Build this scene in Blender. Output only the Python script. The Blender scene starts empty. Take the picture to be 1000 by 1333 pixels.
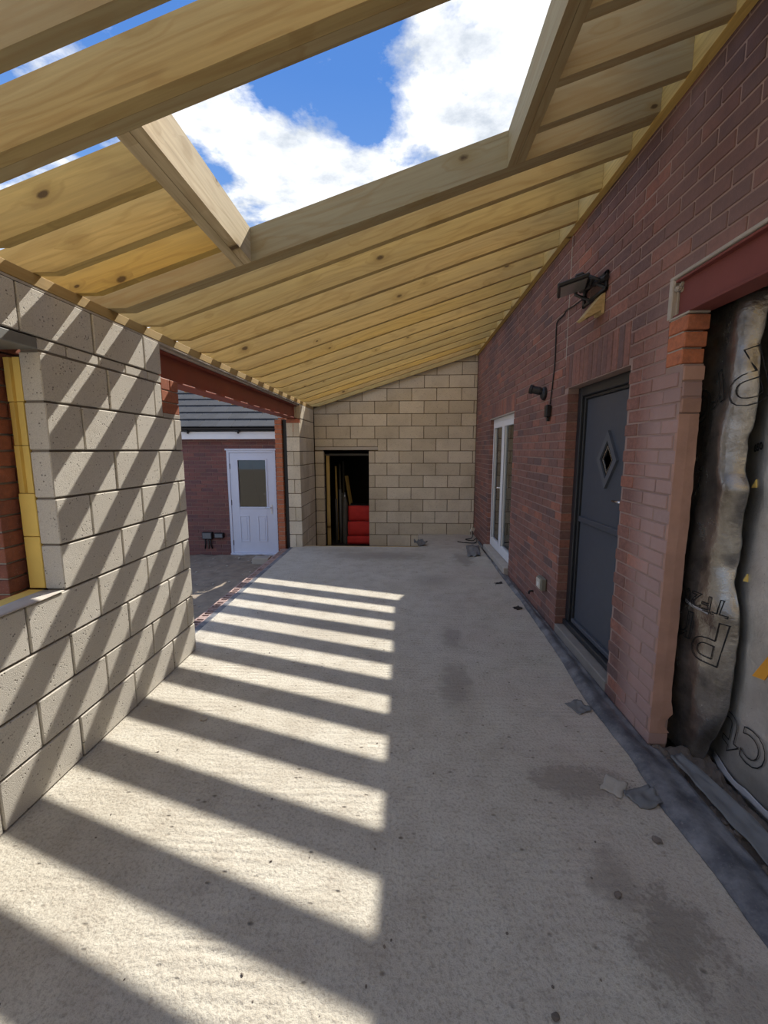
import bpy, bmesh, math, random
from mathutils import Vector, Matrix, noise

random.seed(7)
SC = bpy.context.scene
COL = SC.collection
PI = math.pi

# ------------------------------------------------------------------ measures
XL, XR, D = -1.650, 1.321, 8.012          # inner face of left wall, face of house wall, far wall
ZB, SL = 2.327, 0.314                     # underside of the rafters at XL and their slope
def zb(x): return ZB + SL * (x - XL)
RD = 0.172                                # plumb depth of a rafter

# ------------------------------------------------------------------ camera
F_PX, CAM_H = 558.94, 1.5763
YAW, PITCH, ROLL = -0.0452, -0.1434, -0.0017
cam_d = bpy.data.cameras.new('camera'); cam = bpy.data.objects.new('camera', cam_d); COL.objects.link(cam)
cam_d.sensor_fit = 'HORIZONTAL'; cam_d.sensor_width = 36.0; cam_d.lens = 36.0 * F_PX / 1000.0
cam_d.clip_start = 0.02; cam_d.clip_end = 500
fw = Vector((math.sin(YAW) * math.cos(PITCH), math.cos(YAW) * math.cos(PITCH), math.sin(PITCH)))
rt = Vector((math.cos(YAW), -math.sin(YAW), 0)); up = rt.cross(fw)
r2 = math.cos(ROLL) * rt + math.sin(ROLL) * up; u2 = -math.sin(ROLL) * rt + math.cos(ROLL) * up
m = Matrix((r2, u2, -fw)).transposed().to_4x4(); m.translation = (0, 0, CAM_H)
cam.matrix_world = m
SC.camera = cam

# ------------------------------------------------------------------ sun, sky, exposure
SUN_A, SUN_B = 0.33, 0.870                # run of the sun's ray in x and y for each metre of height
sun_d = bpy.data.lights.new('sun', 'SUN'); sun = bpy.data.objects.new('sun', sun_d); COL.objects.link(sun)
sun_d.energy = 6.2; sun_d.angle = 0.0095; sun_d.color = (1.0, 0.945, 0.85)
sun.location = (3, 8, 12)
sun.rotation_euler = Vector((-SUN_A, -SUN_B, -1)).to_track_quat('-Z', 'Y').to_euler()
SKY_STRENGTH = 1.18
SC.view_settings.view_transform = 'Standard'; SC.view_settings.look = 'None'
SC.view_settings.gamma = 1.0; SC.view_settings.use_curve_mapping = False
SC.view_settings.exposure = 0.22

# ------------------------------------------------------------------ node helper
class NT:
    def __init__(s, tree): s.t = tree; s.t.nodes.clear()
    def n(s, kind, **kw):
        nd = s.t.nodes.new(kind)
        for k, v in kw.items():
            if k.startswith('i_'):
                key = k[2:]; key = int(key) if key.isdigit() else key.replace('_', ' ')
                s.put(nd.inputs[key], v)
            else: setattr(nd, k, v)
        return nd
    def put(s, sock, v):
        if isinstance(v, bpy.types.NodeSocket): s.t.links.new(v, sock)
        elif isinstance(v, bpy.types.Node): s.t.links.new(v.outputs[0], sock)
        else:
            if hasattr(sock.default_value, '__len__') and isinstance(v, (int, float)): v = (v,) * len(sock.default_value)
            if hasattr(sock.default_value, '__len__') and len(sock.default_value) == 4 and len(v) == 3: v = (*v, 1)
            sock.default_value = v
    def math(s, op, a, b=0.0, clamp=False):
        nd = s.t.nodes.new('ShaderNodeMath'); nd.operation = op; nd.use_clamp = clamp
        s.put(nd.inputs[0], a); s.put(nd.inputs[1], b); return nd.outputs[0]
    def vmath(s, op, a, b=(0, 0, 0)):
        nd = s.t.nodes.new('ShaderNodeVectorMath'); nd.operation = op
        s.put(nd.inputs[0], a); s.put(nd.inputs[1], b); return nd.outputs[0]
    def mix(s, fac, a, b, blend='MIX'):
        nd = s.t.nodes.new('ShaderNodeMix'); nd.data_type = 'RGBA'; nd.blend_type = blend
        s.put(nd.inputs['Factor'], fac)
        s.put([i for i in nd.inputs if i.name == 'A' and i.type == 'RGBA'][0], a)
        s.put([i for i in nd.inputs if i.name == 'B' and i.type == 'RGBA'][0], b)
        return [o for o in nd.outputs if o.type == 'RGBA'][0]
    def ramp(s, fac, stops, interp='LINEAR'):
        nd = s.t.nodes.new('ShaderNodeValToRGB'); nd.color_ramp.interpolation = interp
        e = nd.color_ramp.elements
        while len(e) < len(stops): e.new(0.5)
        for el, (p, c) in zip(e, stops):
            el.position = p; el.color = (*c, 1) if len(c) == 3 else c
        s.put(nd.inputs[0], fac); return nd.outputs[0]
    def noise(s, vec, scale, detail=4, rough=0.55, dist=0.0):
        nd = s.t.nodes.new('ShaderNodeTexNoise'); s.put(nd.inputs['Vector'], vec)
        nd.inputs['Scale'].default_value = scale; nd.inputs['Detail'].default_value = detail
        nd.inputs['Roughness'].default_value = rough; nd.inputs['Distortion'].default_value = dist
        return nd.outputs[0]
    def map01(s, v, a, b):
        nd = s.t.nodes.new('ShaderNodeMapRange'); s.put(nd.inputs[0], v); nd.inputs[1].default_value = a; nd.inputs[2].default_value = b
        return nd.outputs[0]

MATS = {}
def new_mat(name):
    mt = bpy.data.materials.new(name); mt.use_nodes = True; MATS[name] = mt
    return mt, NT(mt.node_tree)
def finish(nt, color, rough=0.9, bump=None, strength=0.3, dist=0.01, metal=0.0, spec=0.3, **kw):
    b = nt.n('ShaderNodeBsdfPrincipled'); o = nt.n('ShaderNodeOutputMaterial')
    nt.put(b.inputs['Base Color'], color); nt.put(b.inputs['Roughness'], rough); nt.put(b.inputs['Metallic'], metal)
    nt.put(b.inputs['Specular IOR Level'], spec)
    for k, v in kw.items(): nt.put(b.inputs[k], v)
    if bump is not None:
        bp = nt.n('ShaderNodeBump'); bp.inputs['Strength'].default_value = strength; bp.inputs['Distance'].default_value = dist
        nt.put(bp.inputs['Height'], bump); nt.put(b.inputs['Normal'], bp.outputs[0])
    nt.put(o.inputs[0], b.outputs[0]); return b
def rnd_of(nt):
    a = nt.n('ShaderNodeObjectInfo').outputs['Random']; g = nt.n('ShaderNodeNewGeometry').outputs['Random Per Island']
    return nt.math('FRACT', nt.math('ADD', nt.math('MULTIPLY', a, 7.31), nt.math('MULTIPLY', g, 3.17)))
def pos_of(nt): return nt.n('ShaderNodeNewGeometry').outputs['Position']

# ------------------------------------------------------------------ world
w = bpy.data.worlds.new('sky'); SC.world = w; w.use_nodes = True
nt = NT(w.node_tree)
tc = nt.n('ShaderNodeTexCoord').outputs['Generated']
sp = nt.n('ShaderNodeSeparateXYZ'); nt.put(sp.inputs[0], tc)
zc = nt.math('MAXIMUM', sp.outputs[2], 0.06)
cb = nt.n('ShaderNodeCombineXYZ')
nt.put(cb.inputs[0], nt.math('DIVIDE', sp.outputs[0], zc)); nt.put(cb.inputs[1], nt.math('DIVIDE', sp.outputs[1], zc))
cv = nt.vmath('ADD', cb.outputs[0], (17.56, 6.98, 15.81))
n1 = nt.noise(cv, 2.3, 9, 0.60, 0.25)
n2 = nt.noise(cv, 9.0, 6, 0.62)
# the cloud banks over the yard, where they stand in the sky
bank = None
for (bx, by, rx, ry, k) in [(-.64, 1.42, .16, .14, .20), (-.48, 1.60, .15, .15, .20), (-.36, 1.82, .20, .16, .20), (-.12, 1.76, .16, .13, .16), (.07, 1.19, .10, .10, .14), (.09, 1.38, .10, .16, .20), (.10, 1.58, .12, .12, .18), (.25, 1.24, .14, .14, .20), (.28, 1.48, .14, .16, .20),
                            (-.18, 1.40, .11, .13, -.26), (-.08, 1.19, .09, .10, -.22), (-.72, 1.70, .10, .13, -.24), (-.10, 1.52, .08, .10, -.20), (-.34, 1.24, .14, .10, -.16), (.165, 1.36, .022, .20, -.12)]:
    ex_ = nt.math('DIVIDE', nt.math('SUBTRACT', nt.math('DIVIDE', sp.outputs[0], zc), bx), rx); ey_ = nt.math('DIVIDE', nt.math('SUBTRACT', nt.math('DIVIDE', sp.outputs[1], zc), by), ry)
    q = nt.math('MULTIPLY', nt.math('EXPONENT', nt.math('MULTIPLY', nt.math('ADD', nt.math('MULTIPLY', ex_, ex_), nt.math('MULTIPLY', ey_, ey_)), -1.0)), k)
    bank = q if bank is None else nt.math('ADD', bank, q)
dens = nt.math('ADD', nt.math('ADD', n1, nt.math('MULTIPLY', bank, 0.62)), nt.math('MULTIPLY', nt.math('SUBTRACT', n2, 0.5), 0.30))
msk = nt.map01(dens, 0.45, 0.60)
blue = nt.ramp(sp.outputs[2], [(0.0, (0.52, 0.64, 0.82)), (0.25, (0.20, 0.36, 0.66)), (0.6, (0.078, 0.205, 0.54)), (1.0, (0.05, 0.15, 0.45))])
cloud = nt.ramp(nt.math('ADD', nt.noise(cv, 7.0, 6, 0.6), nt.math('MULTIPLY', nt.math('SUBTRACT', dens, 0.62), 0.5)), [(0.30, (0.46, 0.51, 0.58)), (0.48, (0.70, 0.73, 0.77)), (0.64, (0.93, 0.94, 0.94))])
sky = nt.mix(msk, blue, cloud)
bg = nt.n('ShaderNodeBackground', i_Strength=1.0); nt.put(bg.inputs['Color'], sky); bg.inputs['Strength'].default_value = SKY_STRENGTH
ow = nt.n('ShaderNodeOutputWorld'); nt.put(ow.inputs[0], bg.outputs[0])

# ------------------------------------------------------------------ materials
def simple(name, col, rough=0.8, metal=0.0, var=0.15, scale=12, bump=0.15, bscale=60, spec=0.3, **kw):
    mt, nt = new_mat(name); p = pos_of(nt)
    n = nt.noise(p, scale, 4); r = rnd_of(nt)
    f = nt.math('ADD', 1.0 - var, nt.math('MULTIPLY', nt.math('ADD', n, nt.math('MULTIPLY', r, 0.5)), var * 1.33))
    c = nt.mix(1.0, col, nt.n('ShaderNodeCombineXYZ', i_0=f, i_1=f, i_2=f).outputs[0], 'MULTIPLY')
    finish(nt, c, rough, nt.noise(p, bscale, 3) if bump else None, bump, 0.004, metal, spec, **kw)
    return mt

def brick_mat(name, stops, dust=False, dark_top=False):
    mt, nt = new_mat(name); p = pos_of(nt); r = rnd_of(nt)
    c = nt.ramp(r, stops)
    n = nt.noise(p, 35, 5, 0.65); n2 = nt.noise(p, 2.0, 3)
    c = nt.mix(nt.map01(n, 0.35, 0.75), c, nt.mix(0.45, c, (0.05, 0.035, 0.035)))
    c = nt.mix(nt.math('MULTIPLY', nt.map01(n2, 0.45, 0.7), 0.35), c, (0.11, 0.065, 0.06))
    fine = nt.noise(p, 160, 2)
    c = nt.mix(nt.math('MULTIPLY', nt.map01(fine, 0.62, 0.75), 0.35), c, (0.42, 0.33, 0.30))
    if dust:
        s = nt.n('ShaderNodeSeparateXYZ'); nt.put(s.inputs[0], p)
        e = nt.math('ADD', nt.math('SUBTRACT', s.outputs[1], nt.math('MULTIPLY', n2, 0.10)), 0.05)
        near = nt.math('SUBTRACT', 1.0, nt.map01(e, 2.36, 2.56))
        low = nt.math('SUBTRACT', 1.0, nt.map01(s.outputs[2], 1.70, 2.2))
        d = nt.math('MULTIPLY', nt.math('MULTIPLY', near, nt.math('ADD', nt.math('MULTIPLY', low, 0.6), 0.22)), nt.math('ADD', 0.62, nt.math('MULTIPLY', n, 0.5)), True)
        c = nt.mix(d, c, (0.46, 0.325, 0.30))
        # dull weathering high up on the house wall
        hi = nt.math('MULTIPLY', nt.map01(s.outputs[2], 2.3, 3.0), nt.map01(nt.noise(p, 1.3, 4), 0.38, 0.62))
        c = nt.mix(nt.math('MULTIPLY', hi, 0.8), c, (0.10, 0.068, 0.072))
    finish(nt, c, 0.92, nt.math('ADD', n, nt.math('MULTIPLY', fine, 0.5)), 0.45, 0.004)
    return mt
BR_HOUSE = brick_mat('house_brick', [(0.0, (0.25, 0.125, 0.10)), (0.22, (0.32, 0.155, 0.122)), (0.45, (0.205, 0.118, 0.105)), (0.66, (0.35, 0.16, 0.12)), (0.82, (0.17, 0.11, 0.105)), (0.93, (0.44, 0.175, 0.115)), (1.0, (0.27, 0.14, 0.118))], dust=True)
BR_NEW = brick_mat('orange_brick', [(0.0, (0.50, 0.17, 0.085)), (0.5, (0.56, 0.20, 0.10)), (1.0, (0.44, 0.15, 0.085))])
BR_RED = brick_mat('red_brick', [(0.0, (0.36, 0.12, 0.065)), (0.5, (0.45, 0.16, 0.085)), (1.0, (0.30, 0.105, 0.07))])
BR_DUSTY = brick_mat('dusty_edging_brick', [(0.0, (0.42, 0.30, 0.27)), (0.5, (0.50, 0.37, 0.33)), (1.0, (0.36, 0.25, 0.23))])
BR_GAR = brick_mat('garage_brick', [(0.0, (0.20, 0.085, 0.080)), (0.35, (0.27, 0.115, 0.095)), (0.7, (0.16, 0.082, 0.085)), (1.0, (0.24, 0.105, 0.095))])

def block_mat(name, c1, c2, stain=0.25):
    mt, nt = new_mat(name); p = pos_of(nt); r = rnd_of(nt)
    base = nt.mix(r, c1, c2)
    big = nt.noise(p, 2.6, 4); mid = nt.noise(p, 14, 5, 0.6)
    base = nt.mix(nt.math('MULTIPLY', nt.map01(big, 0.45, 0.75), stain), base, (0.22, 0.17, 0.11))
    base = nt.mix(nt.map01(mid, 0.4, 0.8), base, nt.mix(0.22, base, (0.60, 0.55, 0.46)))
    v = nt.n('ShaderNodeTexVoronoi', i_Scale=60.0); nt.put(v.inputs['Vector'], p)
    pit = nt.math('MULTIPLY', nt.math('SUBTRACT', 1.0, nt.map01(v.outputs['Distance'], 0.12, 0.30)), nt.map01(nt.noise(p, 30, 2), 0.50, 0.60))
    base = nt.mix(nt.math('MULTIPLY', pit, 0.8), base, (0.10, 0.085, 0.07))
    g = nt.noise(p, 260, 2)
    base = nt.mix(nt.map01(g, 0.45, 0.72), base, nt.mix(0.35, base, (0.17, 0.145, 0.115)))
    h = nt.math('SUBTRACT', nt.math('ADD', g, nt.math('MULTIPLY', mid, 0.6)), nt.math('MULTIPLY', pit, 1.4))
    finish(nt, base, 0.96, h, 0.55, 0.004, spec=0.15)
    return mt
BLK_L = block_mat('dense_block', (0.575, 0.54, 0.475), (0.655, 0.62, 0.55), 0.10)
BLK_F = block_mat('bounce_tinted_block', (0.58, 0.515, 0.40), (0.74, 0.675, 0.555), 0.30)  # yellowish tone includes warm light bounced from the timbers, put into the colour
MORTAR = simple('mortar', (0.20, 0.175, 0.145), 0.95, var=0.3, scale=9, bump=0.4, bscale=120)
MORTAR_F = simple('brown_mortar', (0.17, 0.13, 0.085), 0.95, var=0.3, scale=7, bump=0.4, bscale=120)
MORTAR_H = simple('house_mortar', (0.32, 0.225, 0.195), 0.95, var=0.4, scale=7, bump=0.4, bscale=120)
MORTAR_P = simple('pale_mortar', (0.42, 0.38, 0.33), 0.95, var=0.35, scale=14, bump=0.6, bscale=70)
CUT = simple('cut_brick_face', (0.44, 0.265, 0.205), 0.95, var=0.45, scale=9, bump=0.6, bscale=45)

def wood_mat(name, axis='X', tints=None, rot=0.0, grey=0.0):
    mt, nt = new_mat(name); oc = nt.n('ShaderNodeTexCoord').outputs['Object']; r = nt.n('ShaderNodeObjectInfo').outputs['Random']
    mp = nt.n('ShaderNodeMapping'); nt.put(mp.inputs['Vector'], oc); mp.inputs['Rotation'].default_value = (0, rot, 0)
    p = mp.outputs[0]
    s = nt.n('ShaderNodeSeparateXYZ'); nt.put(s.inputs[0], p)
    L, T, H = {'X': (0, 1, 2), 'Y': (1, 0, 2), 'Z': (2, 0, 1)}[axis]
    off = nt.math('MULTIPLY', r, 61.0)
    l = nt.math('ADD', s.outputs[L], off); h = nt.math('ADD', s.outputs[H], nt.math('MULTIPLY', r, 17.0)); t = s.outputs[T]
    def vec(a, b, c): return nt.n('ShaderNodeCombineXYZ', i_0=nt.math('MULTIPLY', l, a), i_1=nt.math('MULTIPLY', h, b), i_2=nt.math('MULTIPLY', t, c)).outputs[0]
    fib = nt.noise(vec(1.6, 55, 55), 1.0, 5, 0.65)
    warp = nt.noise(vec(0.8, 6, 6), 1.0, 3, 0.5)
    kn = nt.n('ShaderNodeTexVoronoi'); nt.put(kn.inputs['Vector'], vec(4.2, 8.0, 0.0)); kn.inputs['Scale'].default_value = 1.0
    kd = nt.math('ADD', kn.outputs['Distance'], nt.math('MULTIPLY', nt.math('SUBTRACT', nt.noise(p, 60, 2), 0.5), 0.05))
    sepk = nt.n('ShaderNodeSeparateColor'); nt.put(sepk.inputs[0], kn.outputs['Color'])
    has = nt.math('GREATER_THAN', sepk.outputs[0], 0.62)
    size = nt.math('ADD', 0.060, nt.math('MULTIPLY', sepk.outputs[1], 0.10))
    kr = nt.math('DIVIDE', kd, size)
    knot = nt.math('MULTIPLY', has, nt.math('SUBTRACT', 1.0, nt.map01(kr, 0.6, 1.05)))
    halo = nt.math('MULTIPLY', has, nt.math('SUBTRACT', 1.0, nt.map01(kr, 0.9, 3.4)))
    wv = nt.math('SINE', nt.math('ADD', nt.math('MULTIPLY', nt.math('ADD', nt.math('MULTIPLY', h, 3.4), nt.math('MULTIPLY', warp, 2.6)), 24.0), nt.math('MULTIPLY', halo, 7.0)))
    big = nt.noise(vec(0.7, 4, 4), 1.0, 3)
    crk = nt.map01(nt.noise(vec(0.9, 26, 26), 1.0, 2), 0.66, 0.70)
    c = nt.ramp(r, tints)
    c = nt.mix(nt.math('MULTIPLY', nt.map01(wv, 0.1, 1.0), 0.42), c, nt.mix(0.6, c, (0.34, 0.18, 0.045)))
    c = nt.mix(nt.map01(fib, 0.38, 0.78), c, nt.mix(0.42, c, (0.26, 0.165, 0.055)))
    c = nt.mix(nt.math('MULTIPLY', nt.map01(big, 0.42, 0.68), 0.38 + grey), c, (0.36, 0.29, 0.155))
    c = nt.mix(nt.math('MULTIPLY', crk, 0.30), c, (0.16, 0.10, 0.04))
    c = nt.mix(nt.math('MULTIPLY', halo, 0.45), c, (0.33, 0.21, 0.06))
    c = nt.mix(nt.math('MULTIPLY', knot, 0.85), c, (0.075, 0.04, 0.016))
    finish(nt, c, 0.72, fib, 0.2, 0.003, spec=0.25)
    return mt
YEL = [(0.0, (0.64, 0.43, 0.115)), (0.18, (0.70, 0.51, 0.20)), (0.36, (0.56, 0.41, 0.15)), (0.55, (0.68, 0.46, 0.15)), (0.7, (0.52, 0.40, 0.19)), (0.85, (0.72, 0.50, 0.16)), (1.0, (0.62, 0.47, 0.20))]
WOOD_X = wood_mat('treated_pine', 'X', YEL, math.atan(SL))
WOOD_Y = wood_mat('treated_pine_long', 'Y', YEL, math.atan(SL), 0.1)
WOOD_PL = wood_mat('brown_plate_pine', 'Y', [(0.0, (0.44, 0.30, 0.12)), (1.0, (0.50, 0.34, 0.14))], 0.0, 0.1)
WOOD_TL = wood_mat('fresh_pale_pine', 'Y', [(0.0, (0.74, 0.60, 0.36)), (1.0, (0.78, 0.64, 0.40))], math.atan(SL))
GRY = [(0.0, (0.46, 0.36, 0.19)), (0.5, (0.41, 0.33, 0.18)), (1.0, (0.50, 0.40, 0.215))]  # greyer, darker pine tones for some rafters and the right trimmer
WOOD_GX = wood_mat('greyer_pine', 'X', GRY, math.atan(SL))
WOOD_GY = wood_mat('greyer_pine_long', 'Y', GRY, math.atan(SL))
WOOD_Z = wood_mat('pine_upright', 'Z', YEL)
WOOD_PALE = wood_mat('pale_pine', 'X', [(0.0, (0.62, 0.46, 0.22)), (1.0, (0.70, 0.53, 0.27))])

def floor_mat():
    mt, nt = new_mat('tamped_concrete'); p = pos_of(nt)
    s = nt.n('ShaderNodeSeparateXYZ'); nt.put(s.inputs[0], p); x, y = s.outputs[0], s.outputs[1]
    big = nt.noise(p, 0.9, 5, 0.6); mid = nt.noise(p, 6, 6, 0.65); fine = nt.noise(p, 70, 4, 0.6); grit = nt.noise(p, 300, 2)
    c = nt.mix(nt.map01(big, 0.35, 0.65), (0.51, 0.475, 0.40), (0.59, 0.56, 0.485))
    c = nt.mix(nt.map01(mid, 0.42, 0.70), c, nt.mix(0.42, c, (0.30, 0.255, 0.20)))
    c = nt.mix(nt.map01(fine, 0.48, 0.66), c, nt.mix(0.45, c, (0.24, 0.205, 0.165)))
    c = nt.mix(nt.map01(grit, 0.5, 0.75), c, nt.mix(0.4, c, (0.16, 0.14, 0.12)))
    # pinkish brick dust along the house wall
    pk = nt.math('MULTIPLY', nt.map01(x, 0.2, 1.1), nt.map01(nt.noise(p, 1.6, 4), 0.40, 0.65))
    c = nt.mix(nt.math('MULTIPLY', pk, 0.40), c, (0.45, 0.355, 0.32))
    # damp patches of their own shape
    tot = None
    for (cx, cy, rx, ry, k) in [(0.37, 2.75, 0.12, 0.38, .5), (0.42, 3.45, 0.10, 0.30, .45), (0.86, 1.88, 0.26, 0.16, .62), (0.90, 1.22, 0.17, 0.22, .70), (0.80, 1.40, 0.10, 0.16, .5), (1.02, 1.05, 0.2, 0.12, .4), (0.88, 6.15, 0.17, 0.45, .55), (-0.35, 6.3, 0.9, 0.28, .45), (-0.9, 6.62, 0.5, 0.2, .3), (-1.45, 2.35, 0.25, 0.15, .35), (-0.6, 3.6, 0.5, .2, .2), (0.35, 5.1, 0.3, 0.25, .3)]:
        dx = nt.math('DIVIDE', nt.math('SUBTRACT', x, cx), rx); dy = nt.math('DIVIDE', nt.math('SUBTRACT', y, cy), ry)
        d = nt.math('SQRT', nt.math('ADD', nt.math('MULTIPLY', dx, dx), nt.math('MULTIPLY', dy, dy)))
        d = nt.math('ADD', d, nt.math('ADD', nt.math('MULTIPLY', nt.math('SUBTRACT', mid, 0.5), 3.2), nt.math('MULTIPLY', nt.math('SUBTRACT', fine, 0.5), 2.0)))
        v = nt.math('MULTIPLY', nt.math('SUBTRACT', 1.0, nt.map01(d, 0.5, 1.0)), k)
        tot = v if tot is None else nt.math('MAXIMUM', tot, v)
    c = nt.mix(tot, c, (0.20, 0.17, 0.14))
    v = nt.n('ShaderNodeTexVoronoi', i_Scale=26.0); nt.put(v.inputs['Vector'], nt.vmath('MULTIPLY', p, (0.6, 1.0, 1.0)))
    pit = nt.math('MULTIPLY', nt.math('SUBTRACT', 1.0, nt.map01(v.outputs['Distance'], 0.05, 0.20)), nt.map01(mid, 0.47, 0.6))
    c = nt.mix(nt.math('MULTIPLY', pit, 0.75), c, (0.13, 0.105, 0.08))
    # tamping ridges running across the slab
    ry = nt.math('ADD', y, nt.math('MULTIPLY', nt.noise(nt.vmath('MULTIPLY', p, (0.7, 2.0, 1)), 1.6, 3), 0.10))
    rid = nt.math('SINE', nt.math('MULTIPLY', ry, 150.0))
    rid = nt.math('MULTIPLY', rid, nt.map01(nt.noise(p, 2.2, 3), 0.42, 0.68))
    h = nt.math('ADD', nt.math('MULTIPLY', fine, 0.9), nt.math('ADD', nt.math('MULTIPLY', rid, 0.20), nt.math('MULTIPLY', mid, 1.0)))
    h = nt.math('SUBTRACT', h, nt.math('MULTIPLY', pit, 0.7))
    finish(nt, c, 0.93, h, 0.9, 0.010, spec=0.2)
    return mt
CONC = floor_mat()
CONC2 = simple('plain_concrete', (0.40, 0.37, 0.32), 0.95, var=0.35, scale=6, bump=0.5, bscale=80)
DIRT = simple('earth', (0.26, 0.215, 0.165), 1.0, var=0.75, scale=7.0, bump=0.9, bscale=22)
RUBBLE = simple('rubble', (0.17, 0.145, 0.125), 1.0, var=0.5, scale=14, bump=0.9, bscale=60)
OXIDE = simple('red_oxide_steel', (0.26, 0.066, 0.042), 0.55, var=0.22, scale=5, bump=0.08, bscale=90, spec=0.4)
OXIDE_R = simple('dull_red_oxide_steel', (0.21, 0.062, 0.055), 0.62, var=0.25, scale=5, bump=0.08, bscale=90, spec=0.3)
INSUL = simple('yellow_insulation', (0.80, 0.58, 0.16), 0.9, var=0.18, scale=8, bump=0.2)
LINTEL_M = simple('galvanised_lintel', (0.22, 0.225, 0.22), 0.5, 0.4, var=0.3, scale=6, bump=0.1)
def dpc_mat():
    mt, nt = new_mat('black_membrane'); p = pos_of(nt)
    n = nt.noise(p, 7, 5, 0.65); f = nt.noise(p, 90, 3)
    c = nt.mix(nt.map01(n, 0.38, 0.68), (0.065, 0.07, 0.085), (0.23, 0.235, 0.25))
    c = nt.mix(nt.map01(f, 0.6, 0.8), c, (0.22, 0.21, 0.20))
    finish(nt, c, 0.5, nt.math('ADD', n, nt.math('MULTIPLY', f, 0.2)), 0.4, 0.006, spec=0.5)
    return mt
DPC = dpc_mat()
GREYPL = simple('grey_plastic_membrane', (0.16, 0.165, 0.17), 0.5, var=0.4, scale=9, bump=0.3, bscale=30, spec=0.45)
def foil_mat(name, c0, c1, rough):
    mt, nt = new_mat(name); p = pos_of(nt)
    n = nt.noise(p, 5, 6, 0.7); cr = nt.noise(p, 16, 5, 0.7, 1.2); f = nt.noise(p, 120, 3)
    c = nt.mix(nt.map01(n, 0.35, 0.7), c0, c1)
    c = nt.mix(nt.map01(f, 0.66, 0.78), c, (0.16, 0.14, 0.12))
    rg = nt.math('ADD', rough, nt.math('MULTIPLY', n, 0.25))
    finish(nt, c, rg, nt.math('ADD', n, nt.math('MULTIPLY', cr, 0.35)), 0.35, 0.02, metal=0.82)
    return mt
FOIL = foil_mat('crumpled_foil', (0.17, 0.155, 0.14), (0.50, 0.48, 0.45), 0.12)
FOIL2 = foil_mat('dull_foil', (0.56, 0.55, 0.52), (0.74, 0.72, 0.68), 0.32)
FOIL_EDGE = simple('torn_foil_white', (0.46, 0.46, 0.47), 0.5, 0.2, var=0.25, scale=20)
INK = simple('black_ink', (0.015, 0.015, 0.016), 0.6, var=0.1)
ORANGE = simple('orange_print', (0.78, 0.36, 0.04), 0.6, var=0.2, scale=10)
UPVC = simple('white_upvc', (0.80, 0.81, 0.84), 0.35, var=0.06, bump=0.0, spec=0.5)
UPVC_B = simple('lilac_white_door', (0.66, 0.70, 0.82), 0.4, var=0.06, bump=0.0, spec=0.4)
ANTH = simple('anthracite', (0.06, 0.07, 0.09), 0.42, var=0.2, scale=18, bump=0.12, bscale=120, spec=0.5)
ANTH_L = simple('anthracite_surround', (0.085, 0.098, 0.12), 0.4, var=0.1, bump=0.0, spec=0.5)
ANTH_F = simple('anthracite_frame', (0.022, 0.025, 0.03), 0.4, var=0.2, bump=0.0, spec=0.45)
BLACK = simple('black_plastic', (0.014, 0.014, 0.016), 0.45, var=0.2, bump=0.05, spec=0.4)
CHROME = simple('chrome', (0.85, 0.85, 0.86), 0.18, 1.0, var=0.05, bump=0.0)
WHITEP = simple('white_plastic', (0.74, 0.74, 0.72), 0.45, var=0.08, bump=0.0)
OLIVE = simple('grey_green_box', (0.19, 0.185, 0.15), 0.6, var=0.15)
CREAM = simple('dusty_cream_plastic', (0.55, 0.52, 0.45), 0.6, var=0.15)
RED = simple('red_fabric', (0.55, 0.035, 0.03), 0.7, var=0.25, scale=8, bump=0.3, bscale=25)
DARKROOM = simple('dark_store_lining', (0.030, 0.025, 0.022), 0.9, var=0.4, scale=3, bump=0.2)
TUBE = simple('dark_tube', (0.10, 0.095, 0.085), 0.5, var=0.3, scale=5, bump=0.0)
SLATE = simple('slate_tile', (0.062, 0.064, 0.070), 0.85, var=0.4, scale=8, bump=0.4, bscale=35)
SILL = simple('pale_sill', (0.46, 0.42, 0.37), 0.85, var=0.3, scale=10, bump=0.3)
STEP = simple('dusty_dark_step', (0.22, 0.205, 0.19), 0.9, var=0.35, scale=12, bump=0.3)
LAMPG = simple('lamp_glass', (0.25, 0.25, 0.24), 0.15, var=0.1, bump=0.0, spec=0.6)
ROOM = simple('room_plaster', (0.22, 0.205, 0.18), 0.9, var=0.2, scale=3)
def glass_mat(name, tint, alpha):
    mt, nt = new_mat(name)
    tr = nt.n('ShaderNodeBsdfTransparent'); tr.inputs[0].default_value = (*tint, 1)
    gl = nt.n('ShaderNodeBsdfGlossy'); gl.inputs['Color'].default_value = (0.9, 0.92, 0.92, 1); gl.inputs['Roughness'].default_value = 0.03
    fr = nt.n('ShaderNodeFresnel', i_IOR=1.6)
    mx = nt.n('ShaderNodeMixShader'); nt.put(mx.inputs[0], nt.math('ADD', nt.math('MULTIPLY', fr.outputs[0], 1.0), alpha, True))
    nt.put(mx.inputs[1], tr.outputs[0]); nt.put(mx.inputs[2], gl.outputs[0])
    o = nt.n('ShaderNodeOutputMaterial'); nt.put(o.inputs[0], mx.outputs[0]); return mt
GLASS = glass_mat('door_glass', (0.72, 0.76, 0.76), 0.08)
GLASS_D = glass_mat('dark_glass', (0.30, 0.34, 0.34), 0.02)

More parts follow.
